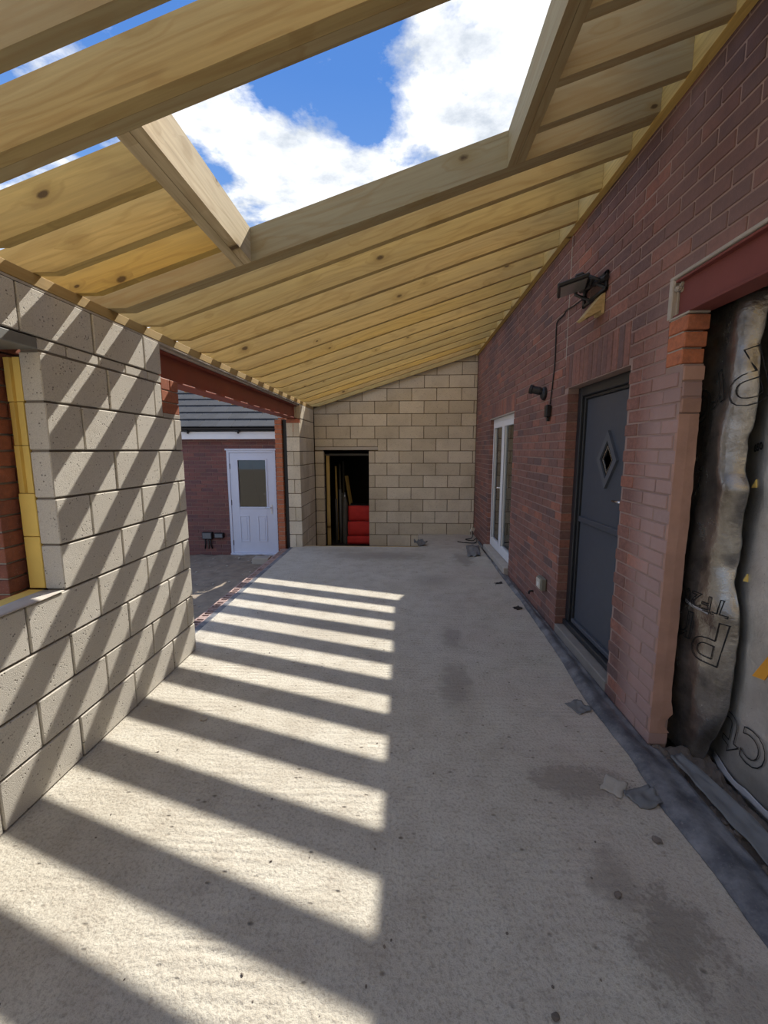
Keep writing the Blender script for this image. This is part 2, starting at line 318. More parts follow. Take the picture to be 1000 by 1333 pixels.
# ------------------------------------------------------------------ object helpers
def mesh(name, verts, faces, mat=None, smooth=False):
    me = bpy.data.meshes.new(name); me.from_pydata([tuple(v) for v in verts], [], faces)
    bm = bmesh.new(); bm.from_mesh(me); bmesh.ops.recalc_face_normals(bm, faces=bm.faces); bm.to_mesh(me); bm.free()
    if mat: me.materials.append(mat)
    if smooth:
        for p in me.polygons: p.use_smooth = True
    me.update(); return me
def link(name, me, loc=(0, 0, 0), parent=None, rot=None):
    o = bpy.data.objects.new(name, me); COL.objects.link(o)
    o.location = Vector(loc)
    if rot is not None: o.rotation_euler = rot
    if parent is not None:
        o.parent = parent; base = Vector((0, 0, 0)); q = parent
        while q is not None: base += q.location; q = q.parent
        o.location = Vector(loc) - base
    return o
def tag(o, label=None, cat=None, group=None, kind=None):
    if label: o['label'] = label
    if cat: o['category'] = cat
    if group: o['group'] = group
    if kind: o['kind'] = kind
    return o
def empty(name, loc, label, cat, group=None, kind=None):
    o = bpy.data.objects.new(name, None); COL.objects.link(o); o.location = loc; o.empty_display_size = 0.1
    return tag(o, label, cat, group, kind)
CACHE = {}
def cbox_data(dx, dy, dz, ch):
    x, y, z = dx / 2, dy / 2, dz / 2
    c = min(ch, x * .4, y * .4, z * .4)
    V = []; idx = {}
    for sx in (-1, 1):
        for sy in (-1, 1):
            for sz in (-1, 1):
                for ax in range(3):
                    v = [sx * x, sy * y, sz * z]
                    for a in range(3):
                        if a != ax: v[a] -= (sx, sy, sz)[a] * c
                    idx[(sx, sy, sz, ax)] = len(V); V.append(tuple(v))
    Fc = []
    for ax in range(3):
        o1, o2 = [a for a in range(3) if a != ax]
        for s in (-1, 1):
            q = []
            for a, b in ((-1, -1), (1, -1), (1, 1), (-1, 1)):
                k = [0, 0, 0]; k[ax] = s; k[o1] = a; k[o2] = b
                q.append(idx[(*k, ax)])
            Fc.append(q)
        for a in (-1, 1):                      # edges along ax
            for b in (-1, 1):
                k1 = [0, 0, 0]; k1[o1] = a; k1[o2] = b; k2 = list(k1); k1[ax] = -1; k2[ax] = 1
                Fc.append([idx[(*k1, o1)], idx[(*k2, o1)], idx[(*k2, o2)], idx[(*k1, o2)]])
    for sx in (-1, 1):
        for sy in (-1, 1):
            for sz in (-1, 1): Fc.append([idx[(sx, sy, sz, a)] for a in range(3)])
    return V, Fc
def cbox(dx, dy, dz, mat, ch=0.003):
    k = (round(dx, 3), round(dy, 3), round(dz, 3), mat.name, ch)
    if k not in CACHE: CACHE[k] = mesh('chamfered_' + mat.name, *cbox_data(*k[:3], ch), mat)
    return CACHE[k]
def box(name, x0, x1, y0, y1, z0, z1, mat, parent=None, ch=0.003, rot=None):
    return link(name, cbox(abs(x1 - x0), abs(y1 - y0), abs(z1 - z0), mat, ch), ((x0 + x1) / 2, (y0 + y1) / 2, (z0 + z1) / 2), parent, rot)
def multi(name, boxes, mat, parent=None, ch=0.0):
    V = []; Fc = []
    for (x0, x1, y0, y1, z0, z1) in boxes:
        v, f = cbox_data(abs(x1 - x0), abs(y1 - y0), abs(z1 - z0), ch or 0.0005)
        b = len(V); c = ((x0 + x1) / 2, (y0 + y1) / 2, (z0 + z1) / 2)
        V += [(p[0] + c[0], p[1] + c[1], p[2] + c[2]) for p in v]; Fc += [[i + b for i in q] for q in f]
    cx = [sum(v[i] for v in V) / len(V) for i in range(3)]
    return link(name, mesh(name, [(v[0] - cx[0], v[1] - cx[1], v[2] - cx[2]) for v in V], Fc, mat), cx, parent)
def prism(name, poly, y0, y1, mat, parent=None, axis='Y'):
    """polygon in (x,z) pulled along y (axis Y), in (y,z) pulled along x (axis X) or in (x,y) pulled along z"""
    n = len(poly); cy = (y0 + y1) / 2
    ca = sum(p[0] for p in poly) / n; cb_ = sum(p[1] for p in poly) / n
    def mk(a, b, t):
        return (a, t, b) if axis == 'Y' else ((t, a, b) if axis == 'X' else (a, b, t))
    V = [mk(a - ca, b - cb_, y0 - cy) for a, b in poly] + [mk(a - ca, b - cb_, y1 - cy) for a, b in poly]
    Fc = [list(range(n)), list(range(2 * n - 1, n - 1, -1))] + [[i, (i + 1) % n, n + (i + 1) % n, n + i] for i in range(n)]
    return link(name, mesh(name, V, Fc, mat), mk(ca, cb_, cy), parent)
def tube(name, pts, r, mat, parent=None, seg=8, closed=False):
    pts = [Vector(p) for p in pts]; c = sum(pts, Vector()) / len(pts); V = []; Fc = []
    rr = r if isinstance(r, (list, tuple)) else [r] * len(pts)
    for i, p in enumerate(pts):
        d = (pts[min(i + 1, len(pts) - 1)] - pts[max(i - 1, 0)]).normalized()
        a = d.orthogonal().normalized() if i == 0 else (a - d * a.dot(d)).normalized()
        b = d.cross(a)
        for k in range(seg): V.append(p - c + rr[i] * (math.cos(2 * PI * k / seg) * a + math.sin(2 * PI * k / seg) * b))
    for i in range(len(pts) - 1):
        for k in range(seg): Fc.append([i * seg + k, i * seg + (k + 1) % seg, (i + 1) * seg + (k + 1) % seg, (i + 1) * seg + k])
    Fc.append(list(range(seg))); Fc.append([(len(pts) - 1) * seg + k for k in range(seg)])
    return link(name, mesh(name, V, Fc, mat, True), c, parent)
def smooth_path(pts, n=8):
    pts = [Vector(p) for p in pts]; out = []
    for i in range(len(pts) - 1):
        p0, p1, p2, p3 = pts[max(i - 1, 0)], pts[i], pts[i + 1], pts[min(i + 2, len(pts) - 1)]
        for k in range(n):
            t = k / n
            out.append(0.5 * ((2 * p1) + (p2 - p0) * t + (2 * p0 - 5 * p1 + 4 * p2 - p3) * t * t + (3 * p1 - p0 - 3 * p2 + p3) * t ** 3))
    return out + [pts[-1]]
def slab_grid(name, fn, nu, nv, mat, parent=None, thick=0.003, tdir=Vector((1, 0, 0)), smooth=True):
    """surface fn(u,v) -> Vector with a real thickness"""
    P = [[fn(i / nu, j / nv) for j in range(nv + 1)] for i in range(nu + 1)]
    c = P[nu // 2][nv // 2].copy(); V = []; Fc = []
    W = nv + 1
    for i in range(nu + 1):
        for j in range(nv + 1): V.append(P[i][j] - c)
    o = len(V)
    for i in range(nu + 1):
        for j in range(nv + 1): V.append(P[i][j] - c + tdir * thick)
    for i in range(nu):
        for j in range(nv):
            a, b, d, e = i * W + j, (i + 1) * W + j, (i + 1) * W + j + 1, i * W + j + 1
            Fc += [[a, b, d, e], [o + e, o + d, o + b, o + a]]
    for i in range(nu):
        Fc += [[i * W, (i + 1) * W, o + (i + 1) * W, o + i * W], [i * W + nv, o + i * W + nv, o + (i + 1) * W + nv, (i + 1) * W + nv]]
    for j in range(nv):
        Fc += [[j, o + j, o + j + 1, j + 1], [nu * W + j, nu * W + j + 1, o + nu * W + j + 1, o + nu * W + j]]
    return link(name, mesh(name, V, Fc, mat, smooth), c, parent)
def jit(a): return random.uniform(-a, a)
def rows_minus(u0, u1, z0, z1, holes):
    """free intervals of a course between u0 and u1, minus the openings that cut it"""
    iv = [(u0, u1)]
    for (a, b, c, d) in holes:
        if min(z1, d) - max(z0, c) > 0.012:
            nx = []
            for (p, q) in iv:
                if b <= p or a >= q: nx.append((p, q)); continue
                if a - p > 0.02: nx.append((p, a))
                if q - b > 0.02: nx.append((b, q))
            iv = nx
    return iv
def bond(u0, u1, z0, nrows, holes, L, H, joint, start, half):
    """yield (ua, ub, za, zb) of each unit of a stretcher bond"""
    for k in range(nrows):
        za = z0 + k * H; zt = za + H
        off = start + (half if k % 2 else 0.0)
        for (p, q) in rows_minus(u0, u1, za, zt, holes):
            n = math.floor((p - off) / L)
            u = off + n * L
            while u < q - 0.001:
                a = max(u, p) + (joint / 2 if u > p + 0.001 else 0.0); b = min(u + L, q) - (joint / 2 if u + L < q - 0.001 else 0.0)
                if b - a > 0.022: yield (a, b, za + joint / 2, zt - joint / 2)
                u += L

def mortar_fill(u0, u1, z0, z1, holes, ins):
    """boxes (u0,u1,z0,z1) of a wall minus its openings, cut in bands so that none overlap"""
    zs_ = sorted({z0, z1} | {z for h in holes for z in (h[2], h[3]) if z0 < z < z1}); out = []
    for a, b in zip(zs_, zs_[1:]):
        iv = [(u0, u1)]
        for (p, q, c, d) in holes:
            if c < (a + b) / 2 < d:
                nx = []
                for (m_, n_) in iv:
                    if q <= m_ or p >= n_: nx.append((m_, n_)); continue
                    if p - ins > m_: nx.append((m_, p - ins))
                    if q + ins < n_: nx.append((q + ins, n_))
                iv = nx
        out += [(m_, n_, a, b) for m_, n_ in iv]
    return out

# ------------------------------------------------------------------ ground and floor
gr = slab_grid('ground', lambda u, v: Vector((-30 + 60 * u, -30 + 60 * v, -0.50)), 6, 6, DIRT, None, 0.3, Vector((0, 0, -1)), False)
tag(gr, 'bare brown earth of the yard outside the opening', 'ground', kind='structure')
def yard(u, v):
    x = -4.9 + 3.0 * u; y = 3.1 + 5.05 * v
    return Vector((x, y, -0.475 + 0.022 * noise.noise(Vector((x * 3, y * 3, 0))) + 0.016 * noise.noise(Vector((x * 9, y * 9, 3)))))
yd = slab_grid('rough_earth', yard, 60, 90, DIRT, gr, 0.05, Vector((0, 0, -1)))
slab = [(-1.80, -3.2), (1.335, -3.2), (1.335, 8.0), (0.28, 8.0), (0.28, 6.905), (-1.80, 6.905)]
flo = prism('floor', slab, -0.30, 0.0, CONC, None, 'Z')
tag(flo, 'grey tamped concrete floor slab striped by rafter shadows', 'floor', kind='structure')
box('pit_bed', -1.80, 0.28, 6.905, 8.1, -0.5, -0.28, CONC2, flo)
# timber left along the cut edge of the slab
box('edge_board', -1.64, 0.27, 6.908, 6.926, -0.14, 0.003, WOOD_PALE, flo)

# brick threshold outside the wide opening: perforated bricks on edge of the slab
thr = empty('trim_1', (-1.92, 3.2, -0.10), 'row of perforated bricks edging the slab at the wide opening', 'brick edging', kind='structure')
def perforated():
    b = []
    L, W_, H = 0.102, 0.065, 0.075
    for s in (-1, 1): b.append((-0.051 if s < 0 else 0.033, -0.033 if s < 0 else 0.051, -0.105, 0.105, -H / 2, H / 2))
    for y0, y1 in ((-0.105, -0.078), (-0.040, -0.022), (0.022, 0.040), (0.078, 0.105)): b.append((-0.034, 0.034, y0, y1, -H / 2, H / 2))
    V = []; Fc = []
    for (x0, x1, y0, y1, z0, z1) in b:
        v, f = cbox_data(x1 - x0, y1 - y0, z1 - z0, 0.001); o = len(V); c = ((x0 + x1) / 2, (y0 + y1) / 2, (z0 + z1) / 2)
        V += [(p[0] + c[0], p[1] + c[1], p[2] + c[2]) for p in v]; Fc += [[i + o for i in q] for q in f]
    return mesh('perforated_brick', V, Fc, BR_DUSTY)
pbm = perforated()
for i in range(16):
    link('brick', pbm, (-1.921 + jit(.003), 3.30 + 0.224 * i, -0.052 + jit(.003)), thr, (0, 0, jit(.01)))
box('mortar', -1.97, -1.875, 3.19, 6.83, -0.5, -0.08, MORTAR, thr)
box('damp_proof_strip', -1.868, -1.795, 3.19, 6.86, -0.03, -0.006, DPC, thr)

# ------------------------------------------------------------------ left wall
wl = empty('wall_left', (XL - 0.05, 0, 0), 'sunlit grey concrete block wall with striped shadows beside the window opening', 'wall', kind='structure')
YE, YW, YT = 3.175, 1.955, 2.955            # wall end, window jamb, end of the top course at the steel
BX0, BX1 = XL - 0.10, XL
for (a, b, z0, z1) in bond(-3.1, YE, 0.0, 9, [(-3.2, YW, 0.9, 3), (2.945, 3.3, 1.815, 3)], 0.45, 0.225, 0.011, YW, -0.225):
    d = jit(0.0022)
    box('block', BX0, BX1 + d, a, b, z0, z1, BLK_L, wl, 0.004)
for (a, b, z0, z1) in bond(YW, YT, 2.028, 1, [], 0.225, 0.055, 0.008, 1.90, 0):
    box('slip', BX0, BX1 - 0.003 + jit(.002), a, b, z0, z1, BLK_L, wl, 0.003)
for (a, b, z0, z1) in bond(-3.1, YT, 2.083, 1, [], 0.45, 0.213, 0.011, 1.87, 0):
    box('block', BX0, BX1 + jit(.002), a, b, z0, z1, BLK_L, wl, 0.004)
mortar_boxes = [(BX0 + .006, BX1 - .011, a, b, c, d) for (a, b, c, d) in mortar_fill(-3.1, YE - .006, 0, 2.29, [(-3.2, YW, .894, 2.085), (2.945, 3.3, 1.81, 3)], .006)]
multi('mortar', mortar_boxes, MORTAR, wl)
box('mortar_bed', BX0 - .002, BX1 - .002, 2.95, YE - .003, 1.802, 1.832, MORTAR_P, wl)
for k in range(3):                          # red brick pad under the steel
    z = 1.833 + 0.081 * k
    if k < 2: box('brick', BX0 - .01, BX1 - .004 + jit(.002), 2.952, YE - 0.004, z, z + .072, BR_RED, wl)
    else:
        box('brick', BX0 - .01, BX1 - .005, 2.952, 3.058, z, z + .072, BR_RED, wl); box('brick', BX0 - .01, BX1 - .003, 3.068, YE - 0.004, z, z + .072, BR_RED, wl)
multi('pad_mortar', [(BX0, BX1 - .012, 2.953, YE - .012, 1.832, 2.07)], MORTAR_P, wl)
box('lintel', XL - 0.205, XL - 0.004, -3.1, 1.954, 2.03, 2.079, LINTEL_M, wl)
# cavity: yellow insulation boards seen in the window reveal, stacked
zs = [0.906, 1.165, 1.375, 1.60, 1.80, 2.0]
for i in range(5):
    x0, x1 = -1.832, -1.752
    if i in (2, 3, 4):
        me = prism('insulation_board', [(x0, 1.955 + 0.010 + jit(.004)), (x0 + .030, 1.958), (x0 + .036, 1.972), (x0 + .044, 1.972), (x0 + .048, 1.956), (x1, 1.955 + jit(.003)), (x1, 3.1), (x0, 3.1)], zs[i] + .0015, zs[i + 1] - .0015, INSUL, wl, 'Z')
    else:
        box('insulation_board', x0, x1, 1.957 + jit(.004), 3.1, zs[i] + .0015, zs[i + 1] - .0015, INSUL, wl)
box('insulation_board', -1.832, -1.752, -3.1, 1.95, 0.70, 0.903, INSUL, wl)
slab_grid('sill_membrane', lambda u, v: Vector((-1.752 + 0.108 * u, -3.0 + 4.94 * v, 0.9045 + 0.004 * noise.noise(Vector((u * 3, v * 22, 0))))), 4, 90, SILL, wl, 0.003, Vector((0, 0, -1)))
# outer brick leaf
OX0, OX1, OY = -1.965, -1.855, 1.872
for (a, b, z0, z1) in bond(-0.6, OY + .45, -0.45, 33, [(-3.2, OY, 0.87, 3.0)], 0.225, 0.075, 0.010, OY, 0.1125):
    if z1 < 0.62: continue
    box('brick', OX0, OX1 + jit(.002), a, b, z0, z1, BR_RED, wl)
multi('outer_mortar', [(OX0 + .006, OX1 - .012, -3.1, OY - .01, -0.5, 0.85), (OX0 + .006, OX1 - .012, OY + .012, OY + .44, -0.5, 2.02)], MORTAR_P, wl)
multi('outer_leaf', [(OX0, OX1, OY + .452, YE - .01, -0.5, 2.02), (OX0, OX1, -3.1, YE - .01, 2.03, 2.2), (OX0, OX1, -3.1, -.61, -.5, .86)], BR_RED, wl)

wb = empty('wall_rear_added', (0, -3.25, 0), 'unseen block wall added behind the viewer to dim the rafters', 'wall', kind='structure')  # unseen wall added to cut the light reaching rafter faces from behind
prism('block_face', [(-1.80, -0.3), (1.33, -0.3), (1.33, 3.35), (-1.80, 2.36)], -3.30, -3.20, BLK_L, wb)
# ------------------------------------------------------------------ pier at the far end of the opening
wp = empty('wall_pier', (XL - 0.1, 6.84, -0.27), 'concrete block pier carrying the far end of the red steel beam', 'wall', kind='structure')
PX0 = -1.856
for k in range(10):
    z0 = -0.242 + .225 * k + .005; z1 = z0 + .214
    cap = 1.86
    if z0 > 1.79: z1 = min(z1, 1.855)
    if z1 - z0 < 0.03: continue
    if k % 2:
        cuts = [6.84, 7.06, 7.28, 7.50, 7.95]; xs = [(PX0, -1.752), (-1.746, XL)]
    else:
        cuts = [6.84, 7.28, 7.50, 7.72, 7.95]; xs = [(PX0, XL)]
    for x0, x1 in xs:
        box('block', x0, x1 + jit(.002), cuts[0], cuts[1] - .01, z0, z1, BLK_F, wp, 0.004)
    for a, b in zip(cuts[1:-1], cuts[2:]): box('block', XL - .1, XL + jit(.002), a, b - .01, z0, z1, BLK_F, wp, 0.004)
for z0, z1 in ((1.86, 2.065), (2.078, 2.292)):
    for a, b in ((6.935, 7.17), (7.18, 7.61), (7.62, 7.94)): box('block', XL - .1, XL + jit(.002), a, b, z0, z1, BLK_F, wp, 0.004)
for k in range(3):
    z = 1.862 + .070 * k; box('brick', PX0, XL - .004 + jit(.002), 6.842, 6.93, z, z + .063, BR_NEW, wp)
multi('mortar', [(PX0 + .012, XL - .010, 6.852, 7.27, -.5, 1.858), (PX0 + .012, XL - .012, 6.852, 6.928, 1.85, 2.064), (XL - .092, XL - .010, 6.94, 8.0, -.5, 2.29)], MORTAR_F, wp)
for k in range(34):
    z = -0.49 + .075 * k
    if z + .065 > 2.07: break
    box('brick', -2.045, -1.935, 6.842 + jit(.002), 7.05, z, z + .065, BR_NEW, wp)
multi('outer_mortar', [(-2.038, -1.942, 6.852, 7.04, -.5, 2.06)], MORTAR_P, wp)
multi('outer_leaf', [(-2.045, -1.935, 7.052, 8.15, -.5, 2.1)], BR_NEW, wp)
box('dark_gap_fill', -1.93, -1.862, 6.90, 7.6, -0.3, 2.06, BLACK, wp)  # black box darkening the gap between block and brick leaf

# ------------------------------------------------------------------ steel beam over the wide opening
sb = empty('steel_beam', (-1.76, 4.9, 2.07), 'long red oxide steel channel beam spanning the wide left opening', 'beam')
prism('web', [(-1.757, 2.082), (-1.745, 2.082), (-1.745, 2.264), (-1.757, 2.264)], 2.957, 6.93, OXIDE, sb)
box('flange', -1.86, -1.700, 2.957, 6.93, 2.071, 2.083, OXIDE, sb, 0.002)
box('flange', -1.86, -1.700, 2.957, 6.93, 2.263, 2.275, OXIDE, sb, 0.002)
for y in (3.02, 6.86): box('stiffener', -1.852, -1.758, y, y + .01, 2.083, 2.263, OXIDE, sb)

# ------------------------------------------------------------------ far wall
wf = empty('wall_far', (0, D + .05, -0.27), 'beige concrete block end wall rising with the roof slope', 'wall', kind='structure')
DX0, DX1, DZ = -1.490, -0.643, 1.575       # doorway
def clip_top(a, b, z0, z1):
    """block polygon (x,z) cut by the slope of the roof line"""
    f = lambda x: zb(x) + 0.005
    P = [(a, z0), (b, z0), (b, z1), (a, z1)]; out = []
    for i in range(4):
        p, q = P[i], P[(i + 1) % 4]; dp, dq = f(p[0]) - p[1], f(q[0]) - q[1]
        if dp >= 0: out.append(p)
        if (dp >= 0) != (dq >= 0):
            t = dp / (dp - dq); out.append((p[0] + t * (q[0] - p[0]), p[1] + t * (q[1] - p[1])))
    return out
for (a, b, z0, z1) in bond(XL, XR - .004, -0.2423, 17, [(DX0, DX1, -1, DZ), (-1.70, -0.474, 1.558, 1.640)], 0.45, 0.225, 0.011, -0.3056, 0.225):
    if z1 <= zb(a) and z1 <= zb(b): box('block', a, b, D + jit(.002), D + .10, z0, z1, BLK_F, wf, 0.004)
    else:
        pl = clip_top(a, b, z0, z1)
        if len(pl) >= 3 and max(p[1] for p in pl) - min(p[1] for p in pl) > .03: prism('block', pl, D + jit(.002), D + .10, BLK_F, wf)
prism('mortar', [(XL, -0.5), (DX0 + .0 - .008, -0.5), (DX0 - .008, DZ + .003), (DX1 + .008, DZ + .003), (DX1 + .008, -0.5), (XR + .098, -0.5), (XR + .098, zb(XR) + .45), (-1.76, zb(-1.76) + .45), (-1.76, 2.2), (XL, 2.2)], D + .010, D + .098, MORTAR_F, wf)
prism('parapet', [(-1.76, zb(-1.76) + RD + .02), (XR + .098, zb(XR) + RD + .02), (XR + .098, zb(XR) + .60), (-1.76, zb(-1.76) + .60)], D + .002, D + .10, BLK_F, wf)
for (a, b) in ((-1.648, -1.31), (-1.30, -.862), (-.852, -.480)): box('block', a, b, D + jit(.002), D + .10, 1.641, 1.777, BLK_F, wf, 0.004)
box('lintel', -1.645, -0.474, D - .012, D + .10, DZ + .002, 1.632, SILL, wf, 0.004)

# store room behind the doorway
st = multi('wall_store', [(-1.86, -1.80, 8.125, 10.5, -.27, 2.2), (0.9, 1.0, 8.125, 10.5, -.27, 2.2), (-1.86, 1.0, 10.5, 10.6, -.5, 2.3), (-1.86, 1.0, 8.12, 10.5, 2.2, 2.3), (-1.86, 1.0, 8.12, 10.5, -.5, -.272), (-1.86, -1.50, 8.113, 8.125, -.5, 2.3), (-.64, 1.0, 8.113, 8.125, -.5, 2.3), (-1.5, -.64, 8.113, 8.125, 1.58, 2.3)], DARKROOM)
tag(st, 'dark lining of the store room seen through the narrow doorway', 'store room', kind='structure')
def store_thing(o, label, cat, group=None): return tag(o, label, cat, group)
store_thing(box('timber_post', -1.478, -1.415, 8.20, 8.25, -.27, 1.50, WOOD_Z), 'pale timber post standing just inside the dark doorway', 'post')
store_thing(box('black_panel', -1.60, -1.495, 8.19, 8.215, -.27, 1.52, BLACK), 'black panel on edge left of the timber post in the doorway', 'panel')
store_thing(box('head_rail', -1.60, -.66, 8.20, 8.24, 1.47, 1.51, TUBE), 'dark grey rail under the head of the doorway', 'rail')
def leaning(name, base, top, w_, t_, mat, label, cat, group=None):
    b, tp = Vector(base), Vector(top); d = tp - b; L = d.length
    o = link(name, cbox(w_, t_, L, mat, 0.003), (b + tp) / 2, None, d.to_track_quat('Z', 'Y').to_euler())
    return tag(o, label, cat, group)
leaning('timber_batten', (-1.335, 8.62, -.26), (-1.39, 8.80, 1.25), .035, .03, WOOD_Z, 'thin timber batten leaning behind the post in the doorway', 'batten')
leaning('timber_offcut', (-.985, 8.85, -.255), (-1.20, 9.02, 1.04), .07, .04, WOOD_Z, 'slanting timber board leaning behind the red bags', 'board')
for i, (x, y, h, r) in enumerate([(-1.315, 8.36, .62, .022), (-1.245, 8.44, .80, .026), (-1.215, 8.56, .72, .024), (-1.29, 8.75, 1.3, .02), (-1.27, 9.1, 1.34, .022)]):
    o = tube('grey_tube', [(x, y, -.27), (x - .005, y + .02, h * .5), (x - .015, y + .03, h)], r, TUBE if i != 1 else GREYPL, None, 10)
    tag(o, ['thin short dark tube nearest the timber post in the doorway', 'pale grey tube of middle height beside the dark cylinder', 'slim dark tube just behind the dark cylinder', 'tall dark tube behind the short tubes, nearer the post', 'tallest dark tube at the back of the doorway'][i], 'tube', 'tubes standing in the store doorway')
gc = empty('gas_cylinder', (-1.152, 8.38, -.27), 'dark grey cylinder with a valve standing left of the red bags', 'cylinder')
prof = [(0.0, 0.0), (.052, 0.0), (.056, .03), (.056, .78), (.046, .86), (.03, .90), (0.028, .93)]
def lathe(name, prof, c, mat, parent=None, seg=18, axis=(0, 0, 1)):
    q = Vector(axis).to_track_quat('Z', 'Y').to_matrix(); V = []; Fc = []; n = len(prof)
    for k in range(seg):
        a = 2 * PI * k / seg
        for r, z in prof: V.append(q @ Vector((r * math.cos(a), r * math.sin(a), z)))
    for k in range(seg):
        for i in range(n - 1): Fc.append([k * n + i, ((k + 1) % seg) * n + i, ((k + 1) % seg) * n + i + 1, k * n + i + 1])
    Fc.append([k * n + n - 1 for k in range(seg)]); Fc.append([k * n for k in range(seg)])
    o = link(name, mesh(name, V, Fc, mat), c, parent)
    return o
lathe('body', prof, (-1.152, 8.38, -.27), TUBE, gc)
lathe('valve', [(0, 0), (.02, 0), (.022, .05), (.012, .06), (.012, .09), (0.0, .09)], (-1.152, 8.38, .66), CHROME, gc, 12)
# three red bags stacked
def bag(z0, z1, x0, x1, seed):
    def bm_(u, v): return None
    bm = bmesh.new(); bmesh.ops.create_cube(bm, size=1.0)
    bmesh.ops.subdivide_edges(bm, edges=bm.edges[:], cuts=7, use_grid_fill=True)
    cx, cz = (x0 + x1) / 2, (z0 + z1) / 2
    for v in bm.verts:
        c = v.co
        kx = 1 - 0.10 * (abs(c.z) * 2) ** 6; kz = 1 - 0.05 * (abs(c.x) * 2) ** 4
        n = noise.noise(Vector((c.x * 5, c.y * 5 + seed, c.z * 4))) * 0.016
        v.co = Vector((c.x * (x1 - x0) * (0.99 + .01 * kx), c.y * .45 + (-.03 * (1 - (abs(c.z) * 2) ** 3) * (1 if c.y < 0 else -1)) + n, c.z * (z1 - z0) * kz + n * .3))
    me = bpy.data.meshes.new('bag'); bm.to_mesh(me); bm.free(); me.materials.append(RED)
    for p in me.polygons: p.use_smooth = True
    o = link('red_bag', me, (cx, 8.50, cz)); return o
# straps mark the seams between the bags
for (z0, z1, x0, lab) in [(-.266, -.098, -1.095, 'bottom'), (-.088, .192, -1.082, 'middle'), (.204, .50, -1.068, 'top')]:
    o = bag(z0, z1, x0, -.60, z0 * 7); tag(o, 'red fabric bag, %s of the stack of three in the doorway' % lab, 'bag', 'red bags in the store doorway')
    box('seam_band', x0 + .01, -.61, 8.30, 8.70, z1 - .004, z1 + .008, BLACK, o)

# ------------------------------------------------------------------ right (house) wall
wr = empty('wall_right', (XR + .05, 4, 0), 'red brown brick house wall with two doors and a cut opening', 'wall', kind='structure')
FD = (5.315, 6.72, 0.0, 2.035); DD = (2.672, 3.622, 0.0, 2.065)
YC = 2.172                                  # cut jamb of the near opening
HOLES = [(FD[0], FD[1], -1, FD[3]), (DD[0], DD[1], -1, DD[3]), (DD[0] + .01, 3.705, DD[3], 2.325), (5.27, 6.76, FD[3], 2.25),
         (-4, YC, -1, 2.212), (-4, 2.313, 2.205, 2.401), (YC - .1, 2.315, 1.978, 2.215), (3.706, 3.718, 2.30, 4.3)]
MJ = HOLES[-1]
units = []
for (a, b, z0, z1) in bond(-3.1, D - .006, 0.0, 57, HOLES, 0.225, 0.075, 0.010, 0.06, 0.1125): units.append((a, b, z0, z1))
def soldiers(y0, y1, z0, z1):
    n = round((y1 - y0) / .075); s = (y1 - y0) / n
    return [(y0 + s * i + .005, y0 + s * (i + 1) - .005, z0 + .006, z1 - .006) for i in range(n)]
units += soldiers(DD[0] + .015, 3.705, DD[3], 2.325) + soldiers(5.27, 6.76, FD[3], 2.25)
def seen_size(u):
    p = Vector((XR, (u[0] + u[1]) / 2, (u[2] + u[3]) / 2)) - Vector((0, 0, CAM_H)); d = p.dot(fw)
    if d <= 0.05 or p.z + CAM_H > 3.22: return 0
    x = 500 + F_PX * p.dot(r2) / d; y = 666.5 - F_PX * p.dot(u2) / d
    if x > 1004 or x < 0 or y < -4 or y > 1337: return 0
    return (u[1] - u[0]) * (u[3] - u[2]) * abs(p.x) / p.length ** 3
units.sort(key=seen_size, reverse=True)
far_units = []
for i, (a, b, z0, z1) in enumerate(units):
    d = jit(.0022)
    if i < 300: box('brick', XR + d, XR + .10, a, b, z0, z1, BR_HOUSE, wr, 0.003)
    else: far_units.append((XR + d, XR + .10, a, b, z0, z1))
o = multi('far_bricks', far_units, BR_HOUSE, wr, 0.003); tag(o, 'the rest of the house wall bricks, further off', kind='stuff')
mb = [(XR + .0045, XR + .098, a, b, c, d) for (a, b, c, d) in mortar_fill(-3.1, D - .01, -.3, 4.25, [HOLES[0], HOLES[1]] + HOLES[4:7], .006)]
multi('mortar', mb, MORTAR_H, wr)
# bright replacement bricks under the bearing of the steel
for k in range(3):
    z = 1.982 + .0755 * k
    box('brick', XR - .002 + jit(.001), XR + .102, YC - .006 + .010 * (2 - k), 2.312, z, z + .067, BR_NEW, wr, 0.004)
multi('pad_mortar', [(XR + .006, XR + .095, YC + .03, 2.316, 1.978, 2.207)], MORTAR_P, wr)
box('mortar_bed', XR - .001, XR + .10, YC - .004, 2.318, 2.206, 2.216, MORTAR_P, wr)
box('movement_joint', XR + .0005, XR + .01, 3.7075, 3.7165, 2.30, 3.24, MORTAR_P, wr, 0.001)
